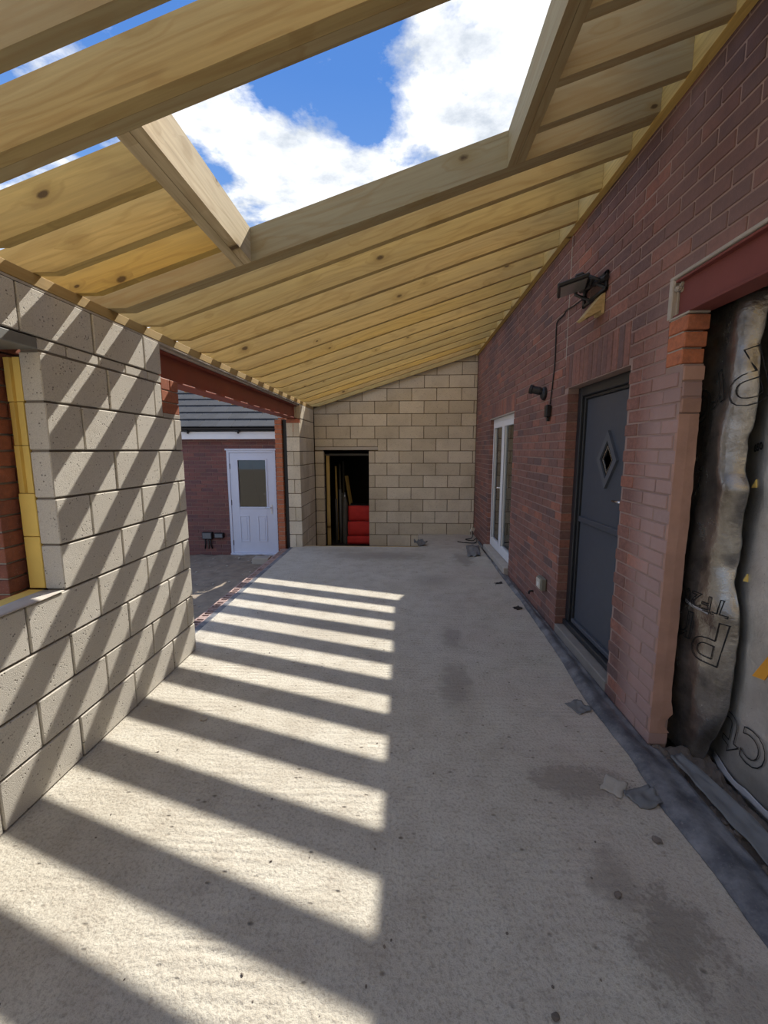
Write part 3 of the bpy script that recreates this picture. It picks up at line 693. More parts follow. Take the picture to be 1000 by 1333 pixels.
# rough cut face of the brickwork, ragged at its back edge
def cut_face():
    n = 46; V = []; Fc = []
    for i in range(n + 1):
        z = 0.075 + 1.67 * i / n
        rx = XR + .098 + .010 * noise.noise(Vector((z * 9, 1, 0))) + .008 * noise.noise(Vector((z * 31, 4, 0))) + (0.02 if z < .25 else 0) * math.sin(z * 40)
        lx = XR + .0015
        y = YC - .003 + .003 * noise.noise(Vector((z * 11, 0, 2)))
        V += [(lx, y, z), ((lx + rx) / 2, y - .003 + .003 * noise.noise(Vector((z * 21, 0, 7))), z), (rx, y + .002, z), (rx - .004, YC + .03, z), (lx + .004, YC + .03, z)]
    for i in range(n):
        for k in range(5):
            k2 = (k + 1) % 5; Fc.append([i * 5 + k, i * 5 + k2, (i + 1) * 5 + k2, (i + 1) * 5 + k])
    Fc += [[0, 1, 2, 3, 4], [n * 5 + k for k in range(5)]]
    c = (XR + .05, YC, .9); return link('cut_face', mesh('cut_face', [(v[0] - c[0], v[1] - c[1], v[2] - c[2]) for v in V], Fc, CUT), c, wr)
tag(cut_face(), 'pinkish sawn brick face of the near jamb')
for k in range(3):                         # loose brick ends below the new bricks
    z = 1.752 + .0755 * k
    box('brick', XR + .006, XR + .10 + jit(.006), YC - .008 + .004 * k + jit(.003), 2.25, z, z + .066, BR_HOUSE if k == 1 else CUT, wr, 0.004)
# mortar collar round the pocket of the near steel
multi('mortar_collar', [(XR - .004, XR + .06, -3.0, 2.335, 2.396, 2.413), (XR - .004, XR + .05, 2.305, 2.335, 2.212, 2.40)], MORTAR_P, wr, 0.004)
def lumps(name, c, n, r, mat, parent):
    bm = bmesh.new()
    for i in range(n):
        mtx = Matrix.Translation(Vector((jit(r), jit(r), jit(r * 1.6)))) @ Matrix.Rotation(jit(3), 4, 'X') @ Matrix.Diagonal((random.uniform(.4, 1) * r, random.uniform(.4, 1) * r, random.uniform(.4, 1) * r, 1))
        bmesh.ops.create_icosphere(bm, subdivisions=1, radius=1.0, matrix=mtx)
    me = bpy.data.meshes.new(name); bm.to_mesh(me); bm.free(); me.materials.append(mat)
    return link(name, me, c, parent)
lumps('mortar_lumps', (XR + .022, 2.292, 2.37), 14, .018, MORTAR_P, wr)
box('pocket_back', XR + .02, XR + .10, 2.300, 2.34, 2.212, 2.41, MORTAR_P, wr)

# house body behind the wall: shades the room and keeps the rooms behind the doors dark
hs = multi('wall_house', [(4.6, 4.7, -3.1, 8.0, -.5, 4.22), (XR + .1, 4.7, 7.9, 8.0, -.5, 4.22), (XR + .1, 4.7, -3.1, -3.0, -.5, 4.22), (XR + .1, 4.7, -3.1, 8.0, 4.12, 4.22), (XR + .1, 4.7, -3.1, 8.0, 2.45, 2.55), (XR + .11, 4.7, 2.45, 8.0, -.5, -.06), (XR + .1, 4.6, 4.4, 4.5, -.06, 2.5), (XR + .42, 4.6, 2.36, 2.44, -.06, 2.5)], ROOM)
tag(hs, 'rooms of the house behind the brick wall, glimpsed through the glass doors', 'house', kind='structure')

# near steel over the cut opening
s2 = empty('steel_beam', (XR + .06, 1.0, 2.212), 'dull red steel beam over the foil lined opening in the brick wall', 'beam')
box('web', XR + .030, XR + .042, -3.0, 2.299, 2.226, 2.382, OXIDE_R, s2, 0.001)
box('flange', XR + .004, XR + .112, -3.0, 2.299, 2.216, 2.227, OXIDE_R, s2, 0.002)
box('flange', XR + .004, XR + .112, -3.0, 2.299, 2.381, 2.393, OXIDE_R, s2, 0.002)

# ------------------------------------------------------------------ door_1: anthracite door with a diamond light
d1 = empty('door_1', (XR + .12, 3.15, 0.09), 'dark anthracite panelled door with a diamond window in the brick wall', 'door', kind='structure')
FX = XR + .082
y0, y1, zt = DD[0] - .0, DD[1] - .002, DD[3]
for (a, b, c, e) in [(y0, y0 + .072, .05, zt - .002), (y1 - .072, y1, .05, zt - .002), (y0 + .072, y1 - .072, zt - .075, zt - .002)]:
    box('frame', FX, FX + .09, a, b, c, e, ANTH_F, d1, 0.006)
for (a, b, c, e) in [(y1 - .094, y1 - .072, .11, zt - .075), (y0 + .072, y0 + .094, .11, zt - .075), (y0 + .094, y1 - .094, zt - .097, zt - .075)]:
    box('frame_bead', FX + .022, FX + .08, a, b, c, e, ANTH_F, d1, 0.006)
lf = box('leaf', FX + .040, FX + .084, y0 + .095, y1 - .095, .135, zt - .098, ANTH, d1, 0.004)
CY, CZ = 3.115, 1.505; HY, HZ = .150, .205
def diamond(name, ro, ri, x0, x1, mat, parent):
    def pts(k): return [(CY + HY * k, CZ), (CY, CZ + HZ * k), (CY - HY * k, CZ), (CY, CZ - HZ * k)]
    O, I = pts(ro), pts(ri); V = []; Fc = []
    for x in (x0, x1): V += [(x, *p) for p in O] + [(x, *p) for p in I]
    for k in range(4):
        k2 = (k + 1) % 4
        Fc += [[k, k2, 4 + k2, 4 + k], [8 + k, 12 + k, 12 + k2, 8 + k2], [k, 8 + k, 8 + k2, k2], [4 + k, 4 + k2, 12 + k2, 12 + k]]
    c = (x0, CY, CZ); return link(name, mesh(name, [(v[0] - c[0], v[1] - c[1], v[2] - c[2]) for v in V], Fc, mat), c, parent)
diamond('window_surround', 1.0, .66, FX + .022, FX + .042, ANTH_L, lf)
prism('pane', [(CY + HY * .68, CZ), (CY, CZ + HZ * .68), (CY - HY * .68, CZ), (CY, CZ - HZ * .68)], FX + .034, FX + .0395, GLASS_D, lf, 'X')
diamond('glazing_bead', .50, .44, FX + .030, FX + .036, CHROME, lf)
box('mid_rail', FX + .022, FX + .045, y0 + .10, y1 - .10, 1.00, 1.045, ANTH, lf, 0.008)
box('bottom_rail', FX + .012, FX + .045, y0 + .096, y1 - .096, .137, .175, ANTH, lf, 0.010)
hd = box('handle_plate', FX + .034, FX + .041, y0 + .105, y0 + .135, 1.12, 1.35, CHROME, lf)
tube('handle', [(FX + .035, y0 + .12, 1.24), (FX - .012, y0 + .12, 1.24), (FX - .016, y0 + .13, 1.24), (FX - .016, y0 + .225, 1.238)], .009, CHROME, lf)
box('threshold', FX - .022, FX + .09, y0 + .002, y1 - .002, .085, .134, ANTH_F, d1, 0.008)
box('step', XR - .004, FX + .09, y0 - .001, y1 + .0, -.05, .083, STEP, d1, 0.006)

# ------------------------------------------------------------------ door_2: white french doors
d2 = empty('door_2', (XR + .1, 6.0, 0.11), 'white framed glazed french doors at the far end of the brick wall', 'door', kind='structure')
GX = XR + .050
y0, y1, z0, zt = FD[0] + .002, FD[1] - .002, .105, FD[3] - .004
for (a, b, c, e) in [(y0, y0 + .055, z0, zt), (y1 - .055, y1, z0, zt), (y0 + .055, y1 - .055, zt - .06, zt), (y0 + .055, y1 - .055, z0, z0 + .035)]:
    box('frame', GX, GX + .07, a, b, c, e, UPVC, d2, 0.004)
ym = (y0 + y1) / 2
for (a, b) in ((y0 + .058, ym - .004), (ym + .004, y1 - .058)):
    c, e = z0 + .038, zt - .063; s = .075
    L_ = multi('leaf', [(GX - .012, GX + .05, a, a + s, c, e), (GX - .012, GX + .05, b - s, b, c, e), (GX - .012, GX + .05, a + s, b - s, c, c + .10), (GX - .012, GX + .05, a + s, b - s, e - s, e)], UPVC, d2, 0.003)
    box('pane', GX + .012, GX + .018, a + s - .004, b - s + .004, c + .097, e - s + .004, GLASS, L_)
    for zz in (.66, 1.30): box('reflection_bar', GX + .020, GX + .026, a + s, b - s, zz, zz + .012, SILL, L_)  # pale bars stand in for reflected lines in the glass
    multi('gasket', [(GX - .013, GX - .010, a + s, a + s + .009, c + .10, e - s), (GX - .013, GX - .010, b - s - .009, b - s, c + .10, e - s)], BLACK, L_)
    if a > ym:
        tube('handle', [(GX - .012, a + .037, 1.05), (GX - .055, a + .037, 1.05), (GX - .058, a + .05, 1.05), (GX - .058, a + .16, 1.048)], .010, CHROME, L_)
        box('handle_plate', GX - .018, GX - .011, a + .022, a + .052, .95, 1.16, WHITEP, L_)
box('head_trim', XR - .006, GX + .02, y0 - .01, y1 + .01, zt - .008, zt + .004, SILL, d2)
sl = box('door_sill', XR - .055, GX + .07, FD[0] + .001, FD[1] - .001, -.02, .102, SILL, None, 0.006)
tag(sl, 'pale dusty sill board under the white french doors', 'sill')

# ------------------------------------------------------------------ roof frame
rf = empty('ceiling', (0, 3, 2.36), 'open lean-to roof of yellow treated pine rafters with a rooflight opening', 'roof frame', kind='structure')
def rafter(y, x0=None, x1=None, t=0.047, dz=0.0, skew=0.0, mat=None):
    """one rafter between x0 and x1; the full ones have a level seat cut over the wall plate"""
    a = -2.20 if x0 is None else x0; b = XR - .050 if x1 is None else x1
    P = [(b, zb(b) + dz)]
    if x0 is None: P += [(-1.545, 2.361), (-1.752, 2.361), (-1.752, zb(-1.752)), (a, zb(a))]
    else: P += [(a, zb(a) + dz)]
    P += [(a, zb(a) + RD), (b, zb(b) + RD)]
    o = prism('rafter', P, y, y + t, mat or WOOD_X, rf)
    o.rotation_euler.z = skew
    return o
TLx0, TLx1, TRx0, TRx1 = -0.912, -0.828, 0.525, 0.615
YA, YBm = 1.380, 2.460
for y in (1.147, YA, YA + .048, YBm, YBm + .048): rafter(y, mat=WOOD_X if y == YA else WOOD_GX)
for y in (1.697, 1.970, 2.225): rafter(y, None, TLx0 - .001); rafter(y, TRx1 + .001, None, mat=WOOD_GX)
full = [2.775, 3.135, 3.528, 3.917, 4.315, 4.717, 5.115, 5.510, 5.918, 6.330, 6.732, 7.110, 7.508, 7.930]
y = 0.745
while y > -3.0: full.append(y); y -= 0.40
for y in full: rafter(y, skew=-0.018 if y > 2.7 and y < 7.8 else 0.0)
def trimmer(x0, x1, mat):
    xm = (x0 + x1) / 2
    for a, b in ((x0, xm - .001), (xm + .001, x1)):
        prism('trimmer', [(a, zb(a)), (b, zb(b)), (b, zb(b) + RD), (a, zb(a) + RD)], YA + .0955, YBm - .0005, mat, rf)
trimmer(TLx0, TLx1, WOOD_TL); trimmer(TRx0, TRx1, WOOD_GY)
LX = XR - .0495
prism('ledger', [(LX, 3.236), (XR - .003, 3.236), (XR - .003, 3.45), (LX, 3.45)], -3.0, D - .004, WOOD_Y, rf)
box('wall_plate', XL - .10, XL - .001, -3.0, 7.99, 2.306, 2.360, WOOD_PL, rf, 0.002)
box('plate_bedding', XL - .10, XL - .004, -3.0, 7.99, 2.293, 2.306, MORTAR_P, rf, 0.002)
box('packer', -1.86, -1.672, 2.958, 6.92, 2.2765, 2.293, SILL, rf, 0.002)

# ------------------------------------------------------------------ garage across the yard
YG = 8.2; KG = 0.9425
def gx(x): return x * KG
def gz(z): return CAM_H + (z - CAM_H) * KG
ga = empty('garage', (-3.6, YG, -0.5), 'purple brown brick garage with grey tiled roof seen through the wide opening', 'building')
gd = (gx(-3.625), gx(-2.612), gz(-.60), gz(1.578))
GL, GRt = -6.2, -2.10
ztop = gz(1.80) + .02
gu = [(a, b, YG + jit(.002), YG + .1, z0, z1) for (a, b, z0, z1) in bond(GL, GRt, -.5, 33, [(gd[0], gd[1], -1, gd[3])], .225, .075, .010, 0, .1125) if z1 < ztop + .05]
gb = multi('garage_bricks', gu, BR_GAR, ga, 0.002); gb['kind'] = 'stuff'
multi('mortar', [(GL, gd[0] - .005, YG + .008, YG + .095, -.5, ztop), (gd[1] + .005, GRt, YG + .008, YG + .095, -.5, ztop), (gd[0] - .006, gd[1] + .006, YG + .008, YG + .095, gd[3] + .004, ztop)], MORTAR_H, ga)
multi('shell', [(GL, GRt, YG + .25, YG + .3, -.5, gd[2] - .002), (GL, GL + .1, YG + .1, 12.2, -.5, ztop), (GRt - .1, GRt, YG + .1, 12.2, -.5, ztop), (GL, GRt, 12.1, 12.2, -.5, ztop), (GL, GRt, YG + 1.6, YG + 1.65, -.5, ztop)], DARKROOM, ga)
fz0, fz1 = gz(1.795), gz(1.945)
box('fascia', GL, GRt, YG - .16, YG - .14, fz0, fz1, UPVC, ga)
box('soffit', GL, GRt, YG - .14, YG + .02, fz0, fz0 + .01, UPVC, ga)
def gutter():
    n = 8; P = []
    for k in range(n + 1):
        a = PI + PI * k / n; P.append((YG - .205 + .045 * math.cos(a), fz1 + .062 + .052 * math.sin(a)))
    for k in range(n, -1, -1):
        a = PI + PI * k / n; P.append((YG - .205 + .040 * math.cos(a), fz1 + .062 + .047 * math.sin(a)))
    return prism('gutter', P, GL, GRt, BLACK, ga, 'X')
gutter()
for x in (gx(-4.30), gx(-3.28)):
    multi('gutter_bracket', [(x - .03, x + .03, YG - .258, YG - .162, fz1 - .012, fz1 + .018), (x - .014, x + .014, YG - .19, YG - .162, fz1 - .04, fz1)], BLACK, ga)
# roof tiles, row by row
ang = math.radians(31); g_ = 0.30; tw = 0.30
tile_me = cbox(tw - .004, .40, .022, SLATE, 0.004)
for r_ in range(9):
    yy = YG - .235 + g_ * r_ * math.cos(ang); zz = fz1 + .085 + g_ * r_ * math.sin(ang)
    for k in range(14):
        x = GL + .15 + tw * k + (tw / 2 if r_ % 2 else 0)
        if x > GRt - .14: continue
        c = Vector((x, yy + .2 * math.cos(ang - .06), zz + .2 * math.sin(ang - .06)))
        link('roof_tile', tile_me, c, ga, (ang - .06 + jit(.006), jit(.003), 0))
sarea = [(YG - .1, fz1 + .05), (12.3, fz1 + .05), (YG - .1 + 2.35, fz1 + .05 + 2.35 * math.tan(ang))]
prism('roof_core', sarea, GL + .02, GRt - .02, DARKROOM, ga, 'X')
# meter boxes and pipes by the garage door
for (cx, cz, w_, h_, nm) in ((gx(-4.09), gz(-.19), .20, .14, 'meter_box'), (gx(-3.84), gz(-.185), .18, .10, 'junction_box')):
    bxo = empty(nm, (cx, YG, cz), 'black %s on the garage wall left of the white door' % ('meter box with pipes below' if nm == 'meter_box' else 'flat junction box nearest the frame'), 'box')
    box('body', cx - w_ / 2, cx + w_ / 2, YG - .08, YG - .003, cz - h_ / 2, cz + h_ / 2, BLACK, bxo, 0.008)
    box('cover', cx - w_ / 2 + .015, cx + w_ / 2 - .015, YG - .088, YG - .08, cz - h_ / 2 + .015, cz + h_ / 2 - .015, GREYPL, bxo, 0.003)
    if nm == 'meter_box':
        for dx in (-.06, 0.0, .05): tube('pipe', [(cx + dx, YG - .03, cz - h_ / 2 + .005), (cx + dx, YG - .03, cz - h_ / 2 - .10), (cx + dx * 1.3, YG - .02, cz - h_ / 2 - .2)], .012, BLACK if dx else TUBE, bxo, 8)
# white garage door
d3 = empty('door_3', ((gd[0] + gd[1]) / 2, YG, gd[2]), 'pale lilac white half glazed garage door across the yard', 'door', kind='structure')
for (a, b, c, e) in [(gd[0], gd[0] + .05, gd[2], gd[3]), (gd[1] - .05, gd[1], gd[2], gd[3]), (gd[0] + .05, gd[1] - .05, gd[3] - .05, gd[3])]:
    box('frame', a, b, YG + .005, YG + .075, c, e, UPVC_B, d3)
box('head_drip', gd[0] - .02, gd[1] + .02, YG - .012, YG + .006, gd[3] - .004, gd[3] + .03, UPVC_B, d3)
ly0 = YG + .018
px0, px1, pz0, pz1 = gx(-3.40), gx(-2.825), gz(.41), gz(1.376)
la, lb, lc, le = gd[0] + .053, gd[1] - .053, gd[2] + .03, gd[3] - .053
L3 = multi('leaf', [(la, px0, ly0, ly0 + .045, lc, le), (px1, lb, ly0, ly0 + .045, lc, le), (px0, px1, ly0, ly0 + .045, lc, pz0), (px0, px1, ly0, ly0 + .045, pz1, le)], UPVC_B, d3, 0.001)
box('pane', px0 - .003, px1 + .003, ly0 + .020, ly0 + .026, pz0 - .003, pz1 + .003, GLASS_D, L3)
multi('glazing_bead', [(px0 - .03, px0, ly0 - .010, ly0 + .001, pz0 - .03, pz1 + .03), (px1, px1 + .03, ly0 - .010, ly0 + .001, pz0 - .03, pz1 + .03), (px0, px1, ly0 - .010, ly0 + .001, pz0 - .03, pz0), (px0, px1, ly0 - .010, ly0 + .001, pz1, pz1 + .03)], UPVC_B, L3, 0.004)
for (a, b) in ((gx(-3.41), gx(-3.215)), (gx(-3.03), gx(-2.835))):
    c, e = gz(-.325), gz(.225)
    multi('raised_panel', [(a, a + .018, ly0 - .010, ly0 + .001, c, e), (b - .018, b, ly0 - .010, ly0 + .001, c, e), (a + .018, b - .018, ly0 - .010, ly0 + .001, c, c + .018), (a + .018, b - .018, ly0 - .010, ly0 + .001, e - .018, e), (a + .04, b - .04, ly0 - .007, ly0 + .001, c + .04, e - .04)], UPVC_B, L3, 0.003)
box('handle_plate', gx(-2.745), gx(-2.712), ly0 - .010, ly0, gz(.27), gz(.46), WHITEP, L3)
tube('handle', [(gx(-2.728), ly0 - .008, gz(.40)), (gx(-2.728), ly0 - .05, gz(.40)), (gx(-2.742), ly0 - .055, gz(.40)), (gx(-2.85), ly0 - .055, gz(.40))], .010, CHROME, L3)
for zz in (1.25, .5, -.35): box('hinge', gd[0] + .042, gd[0] + .062, ly0 - .006, ly0 + .004, gz(zz) - .05, gz(zz) + .05, BLACK, d3)
box('threshold', gd[0], gd[1], YG - .03, YG + .08, gd[2] - .02, gd[2] + .028, UPVC_B, d3)
gs = box('garage_step', gx(-3.9), gx(-2.86), YG - .42, YG - .035, -.50, gd[2] - .02, CONC2, None, .01)
tag(gs, 'low concrete step in front of the white garage door', 'step')
bs = box('concrete_block', gx(-2.90), gx(-2.58), YG - .75, YG - .55, -.475, -.36, CONC2, None, .008)
tag(bs, 'dark concrete block lying on the earth by the garage step', 'block')

# shelf inside the garage, and a pole added as a reflection in the pane
lad = leaning('reflection_pole', (gx(-3.05), YG + .75, -.4), (gx(-3.36), YG + .6, 1.35), .03, .03, BLACK, 'dark pole standing in for a reflection in the garage door glass', 'pole')
shf = box('garage_shelf', gx(-3.2), gx(-2.6), YG + .9, YG + 1.1, .62, .66, WHITEP, None); tag(shf, 'pale shelf behind the garage door glass', 'shelf')

# ------------------------------------------------------------------ things fixed to the house wall
fl = empty('flood_light', (XR - .005, 3.15, 2.66), 'black square flood light on a bracket above the dark door', 'flood light')
multi('wall_plate', [(XR - .018, XR - .002, 3.02, 3.40, 2.70, 2.725), (XR - .018, XR - .002, 3.02, 3.055, 2.60, 2.725), (XR - .018, XR - .002, 3.365, 3.40, 2.60, 2.725), (XR - .018, XR - .002, 3.02, 3.40, 2.60, 2.62)], BLACK, fl, .004)
A_, B_, C_, D_ = Vector((1.075, 3.43, 2.672)), Vector((1.085, 3.145, 2.690)), Vector((1.225, 3.16, 2.742)), Vector((1.215, 3.30, 2.672))
B_ = Vector((1.09, 3.15, 2.695)); 
pn = Vector((1.165, 3.22, 2.697))
ex = Vector((-.86, .28, -.22)).normalized(); ey = Vector((.25, .95, 0.0)); ey = (ey - ex * ey.dot(ex)).normalized(); ez = ex.cross(ey)
rotm = Matrix((ex, ey, ez)).transposed().to_euler()
hdn = link('lamp_head', cbox(.20, .25, .028, BLACK, .006), pn, fl, rotm)
sg = 1 if ez.z < 0 else -1
lo = link('lamp_glass', cbox(.165, .215, .004, LAMPG, .001), pn + ez * .0155 * sg, fl, rotm)
ba = link('lamp_hub', cbox(.06, .09, .05, BLACK, .012), pn - ez * .032 * sg - ex * .05, fl, rotm)
pa, pb = pn - ex * .085 + ey * .115, pn - ex * .085 - ey * .115
tube('yoke_arm', [pa, Vector((XR - .012, 3.36, 2.66))], .010, BLACK, fl, 8)
tube('yoke_arm', [pb, Vector((XR - .012, 3.05, 2.66))], .010, BLACK, fl, 8)
for p_, q_ in (((1.27, 3.384, 2.826), (1.305, 3.020, 2.612)), ((1.305, 3.020, 2.612), (1.27, 3.178, 2.588)), ((1.27, 3.178, 2.588), (1.23, 3.335, 2.677)), ((1.23, 3.335, 2.677), (1.27, 3.384, 2.826))):
    tube('bracket_bar', [p_, q_], .011, BLACK, fl, 8)
lathe('joint', [(0, 0), (.026, 0), (.030, .01), (.030, .05), (.02, .06), (0.0, .06)], pn - ex * .10 + Vector((0, 0, -.01)), BLACK, fl, 14, (1, 0, 0))
lathe('adjusting_knob', [(0, 0), (.018, 0), (.018, .03), (.010, .035), (.010, .05), (0, .05)], Vector((XR - .03, 3.38, 2.73)), BLACK, fl, 12)
lathe('tube_bar', [(0, 0), (.016, 0), (.016, .42), (0, .42)], Vector((XR - .028, 2.99, 2.668)), BLACK, fl, 12, (0, 1, .14))

wd = empty('wooden_wedge', (XR - .04, 3.09, 2.47), 'pale wooden wedge bracket fixed to the brick below the flood light', 'bracket')
def wedge():
    P = [(XR - .002, 2.645), (XR - .002, 2.468), (XR - .022, 2.468), (XR - .022, 2.62)]
    P = [(XR - .002, 2.598), (XR - .002, 2.468), (XR - .022, 2.468), (XR - .022, 2.59)]
    prism('back_board', P, 3.055, 3.165, WOOD_PALE, wd)
    V = []; top = Vector((XR - .020, 3.11, 2.635)); pts = [Vector((XR - .13, 3.05, 2.472)), Vector((XR - .13, 3.17, 2.472)), Vector((XR - .020, 3.17, 2.520)), Vector((XR - .020, 3.05, 2.520))]
    n = .012
    prism('cheek', [(XR - .020, 2.588), (XR - .135, 2.445), (XR - .115, 2.437), (XR - .020, 2.555)], 3.052, 3.168, WOOD_PALE, wd)
    prism('side', [(XR - .020, 2.585), (XR - .13, 2.447), (XR - .105, 2.443), (XR - .020, 2.49)], 3.154, 3.166, WOOD_PALE, wd)
    prism('side', [(XR - .020, 2.585), (XR - .13, 2.447), (XR - .105, 2.443), (XR - .020, 2.49)], 3.053, 3.065, WOOD_PALE, wd)
wedge()

pc = empty('power_cable', (XR - .01, 3.95, 1.9), 'thin black cable hanging from the flood light with a plug at its end', 'cable')
tube('lead', smooth_path([(XR - .03, 3.36, 2.655), (XR - .012, 3.55, 2.675), (XR - .010, 3.72, 2.69), (XR - .009, 3.80, 2.672), (XR - .009, 3.925, 2.664), (XR - .009, 3.955, 2.61), (XR - .009, 3.945, 2.34), (XR - .009, 3.975, 2.15), (XR - .010, 4.012, 1.98)], 6), .0055, BLACK, pc, 6)
box('plug', XR - .05, XR - .004, 3.985, 4.045, 1.865, 1.975, BLACK, pc, .012)
box('plug_tail', XR - .035, XR - .008, 4.0, 4.03, 1.83, 1.866, BLACK, pc, .006)

wc = empty('wall_camera', (XR - .05, 4.2, 2.12), 'small black round based camera between the white doors and hanging cable', 'camera')
lathe('base', [(0, 0), (.062, 0), (.060, .02), (.04, .035), (.02, .04), (0, .04)], Vector((XR - .001, 4.20, 2.095)), BLACK, wc, 20, (-1, 0, 0))
lathe('body', [(0, 0), (.030, 0), (.036, .02), (.036, .085), (.042, .09), (.042, .115), (.03, .115), (.028, .10), (0, .10)], Vector((XR - .028, 4.195, 2.115)), BLACK, wc, 18, (-.85, .42, .25))

so = empty('outdoor_socket', (XR - .03, 3.94, .27), 'small grey green socket box low on the brick wall', 'socket')
box('body', XR - .052, XR - .002, 3.87, 4.01, .285, .40, OLIVE, so, .008)
box('cover', XR - .060, XR - .051, 3.892, 3.995, .30, .387, CREAM, so, .004)
box('switch', XR - .064, XR - .0595, 3.92, 3.955, .322, .355, WHITEP, so, .002)
ps = tube('pipe_stub', smooth_path([(XR + .005, 4.27, .155), (XR - .02, 4.272, .155), (XR - .035, 4.275, .145), (XR - .037, 4.276, .125)], 5), .011, BLACK, None, 8)
tag(ps, 'short black pipe stub poking from the bricks below the socket', 'pipe')
cs = box('corner_socket', XR - .10, XR - .03, 7.70, 7.74, .10, .185, CREAM, None, .006, (0.2, .35, .25)); tag(cs, 'loose pale socket plate in the corner by the french doors', 'socket plate')
tg = tube('tangled_cable', smooth_path([(XR - .07, 7.70, .12), (XR - .10, 7.55, .03), (XR - .22, 7.50, .012), (XR - .12, 7.35, .02), (XR - .04, 7.42, .05), (XR - .10, 7.2, .015), (XR - .30, 7.25, .01), (XR - .38, 7.32, .01)], 6), .008, BLACK, None, 6)
tag(tg, 'short tangle of black cable on the slab in the far corner', 'cable')

# ------------------------------------------------------------------ black damp proof membrane along the wall
LEFT = [(-3.0, 1.17), (1.21, 1.168), (1.45, 1.167), (1.74, 1.157), (2.08, 1.176), (2.60, 1.160), (3.30, 1.208), (4.34, 1.236), (5.47, 1.240), (6.90, 1.27), (7.7, 1.29)]
def lx_at(y):
    for (a, p), (b, q) in zip(LEFT, LEFT[1:]):
        if a <= y <= b: return p + (q - p) * (y - a) / (b - a)
    return LEFT[-1][1]
def dpm(u, v):
    y = -2.9 + 10.2 * v
    l = lx_at(y) + .010 * noise.noise(Vector((y * 3.1, 0, 5))) + .005 * noise.noise(Vector((y * 11, 0, 5)))
    rgt = (1.356 if y < 2.15 else XR - .004) + (.01 * noise.noise(Vector((y * 4, 2, 5))) if y < 2.15 else 0)
    x = l + (rgt - l) * u
    z = .0035 + .030 * math.sin(min(u * 1.35, 1.0) * PI) * (0.75 + .45 * noise.noise(Vector((y * 2.2, u * 2, 1)))) + .010 * u + .005 * noise.noise(Vector((y * 7, u * 4, 9)))
    if FD[0] < y < FD[1] and x > XR - .06: z = min(z, .03); x = min(x, XR - .058 + .0 * u)
    return Vector((x, y, max(z, .003)))
dm = slab_grid('damp_membrane', dpm, 12, 260, DPC, None, .0025, Vector((0, 0, -1)))
tag(dm, 'black damp proof membrane strip lying along the foot of the brick wall', 'membrane')

# ------------------------------------------------------------------ near opening: rubble, foil sheets
wi = box('wall_inner', XR + .315, XR + .415, -3.0, 2.36, -.5, 2.45, BLK_L, None)
tag(wi, 'inner block leaf behind the foil sheets in the cut opening', 'wall', kind='structure')
def rub(u, v):
    x = 1.337 + .24 * u; y = -2.9 + 5.06 * v
    return Vector((x, y, -.022 + .03 * noise.noise(Vector((x * 9, y * 9, 0))) + .022 * noise.noise(Vector((x * 28, y * 28, 3))) + .035 * max(0, 1 - abs(y - 2.12) / .2)))
rb = slab_grid('rubble_strip', rub, 18, 240, RUBBLE, None, .06, Vector((0, 0, -1)), False)
tag(rb, 'dark crumbled rubble and dirt at the foot of the foil sheets', 'rubble', kind='stuff')
def curl(u, v):
    y = 2.06 - .62 * v
    a = u * 2.2
    k = math.sin(min(1, v * 1.4) * PI * .5)
    return Vector((1.372 + .055 * v * .3 + .085 * math.sin(a * .8) * (.5 + .5 * k), y + .01 * math.sin(u * 5), .022 + .035 * (1 - math.cos(a)) * .6 + .012 * noise.noise(Vector((u * 4, v * 7, 0)))))
ps2 = slab_grid('plastic_offcut', curl, 12, 30, GREYPL, None, .003, Vector((0, 0, -1)))
tag(ps2, 'curled grey plastic offcut on the rubble in front of the foil', 'plastic sheet')

EDGE = [(-.05, 2.08), (.05, 2.055), (.303, 1.968), (.496, 1.962), (.70, 1.968), (.81, 1.975), (.881, 2.005), (1.025, 2.034), (1.085, 2.016), (1.23, 2.015), (1.40, 1.981), (1.473, 2.017), (1.556, 2.022), (1.871, 1.984), (2.03, 1.999), (2.21, 1.971), (2.36, 1.96)]
def edge_at(z):
    for (a, p), (b, q) in zip(EDGE, EDGE[1:]):
        if a <= z <= b: return p + (q - p) * (z - a) / (b - a)
    return EDGE[-1][1]
def s1x(y, z):
    e = edge_at(z); t = max(0.0, (y - e))
    return 1.487 + .060 * math.exp(-t / .030) + .016 * math.sin((t * 15 + z * 2.1)) - .012 * math.exp(-((t - .12) / .05) ** 2) * math.sin(z * 3.4 + .6) \
        + .012 * noise.noise(Vector((y * 6, z * 3.2, 0))) + .006 * noise.noise(Vector((y * 14, z * 9, 4))) - .05 * max(0, .35 - z) * .4
def sheet1(u, v):
    z = -.03 + 2.28 * v; e = edge_at(z) + .006 * noise.noise(Vector((0, z * 12, 2)))
    y = e + (2.46 - e) * u ** 1.4
    return Vector((s1x(y, z), y, z))
f1 = slab_grid('foil_sheet', sheet1, 40, 130, FOIL, None, .003)
tag(f1, 'dark wrinkled silver foil sheet hanging next to the sawn brick jamb', 'foil sheet')
def s2x(y, z):
    return 1.585 - .004 * max(0, 2.0 - y) + .010 * noise.noise(Vector((y * 3, z * 2.2, 7))) + .004 * noise.noise(Vector((y * 9, z * 8, 1))) + .035 * math.exp(-((y - 2.12) / .10) ** 2)
def sheet2(u, v):
    z = .012 + .012 * noise.noise(Vector((u * 9, 0, 1))) + 2.24 * v; y = 2.34 - 3.9 * u
    return Vector((s2x(y, z), y, z))
f2 = slab_grid('foil_sheet', sheet2, 120, 70, FOIL2, None, .003)
tag(f2, 'pale flat silver foil sheet with orange print at the right', 'foil sheet')
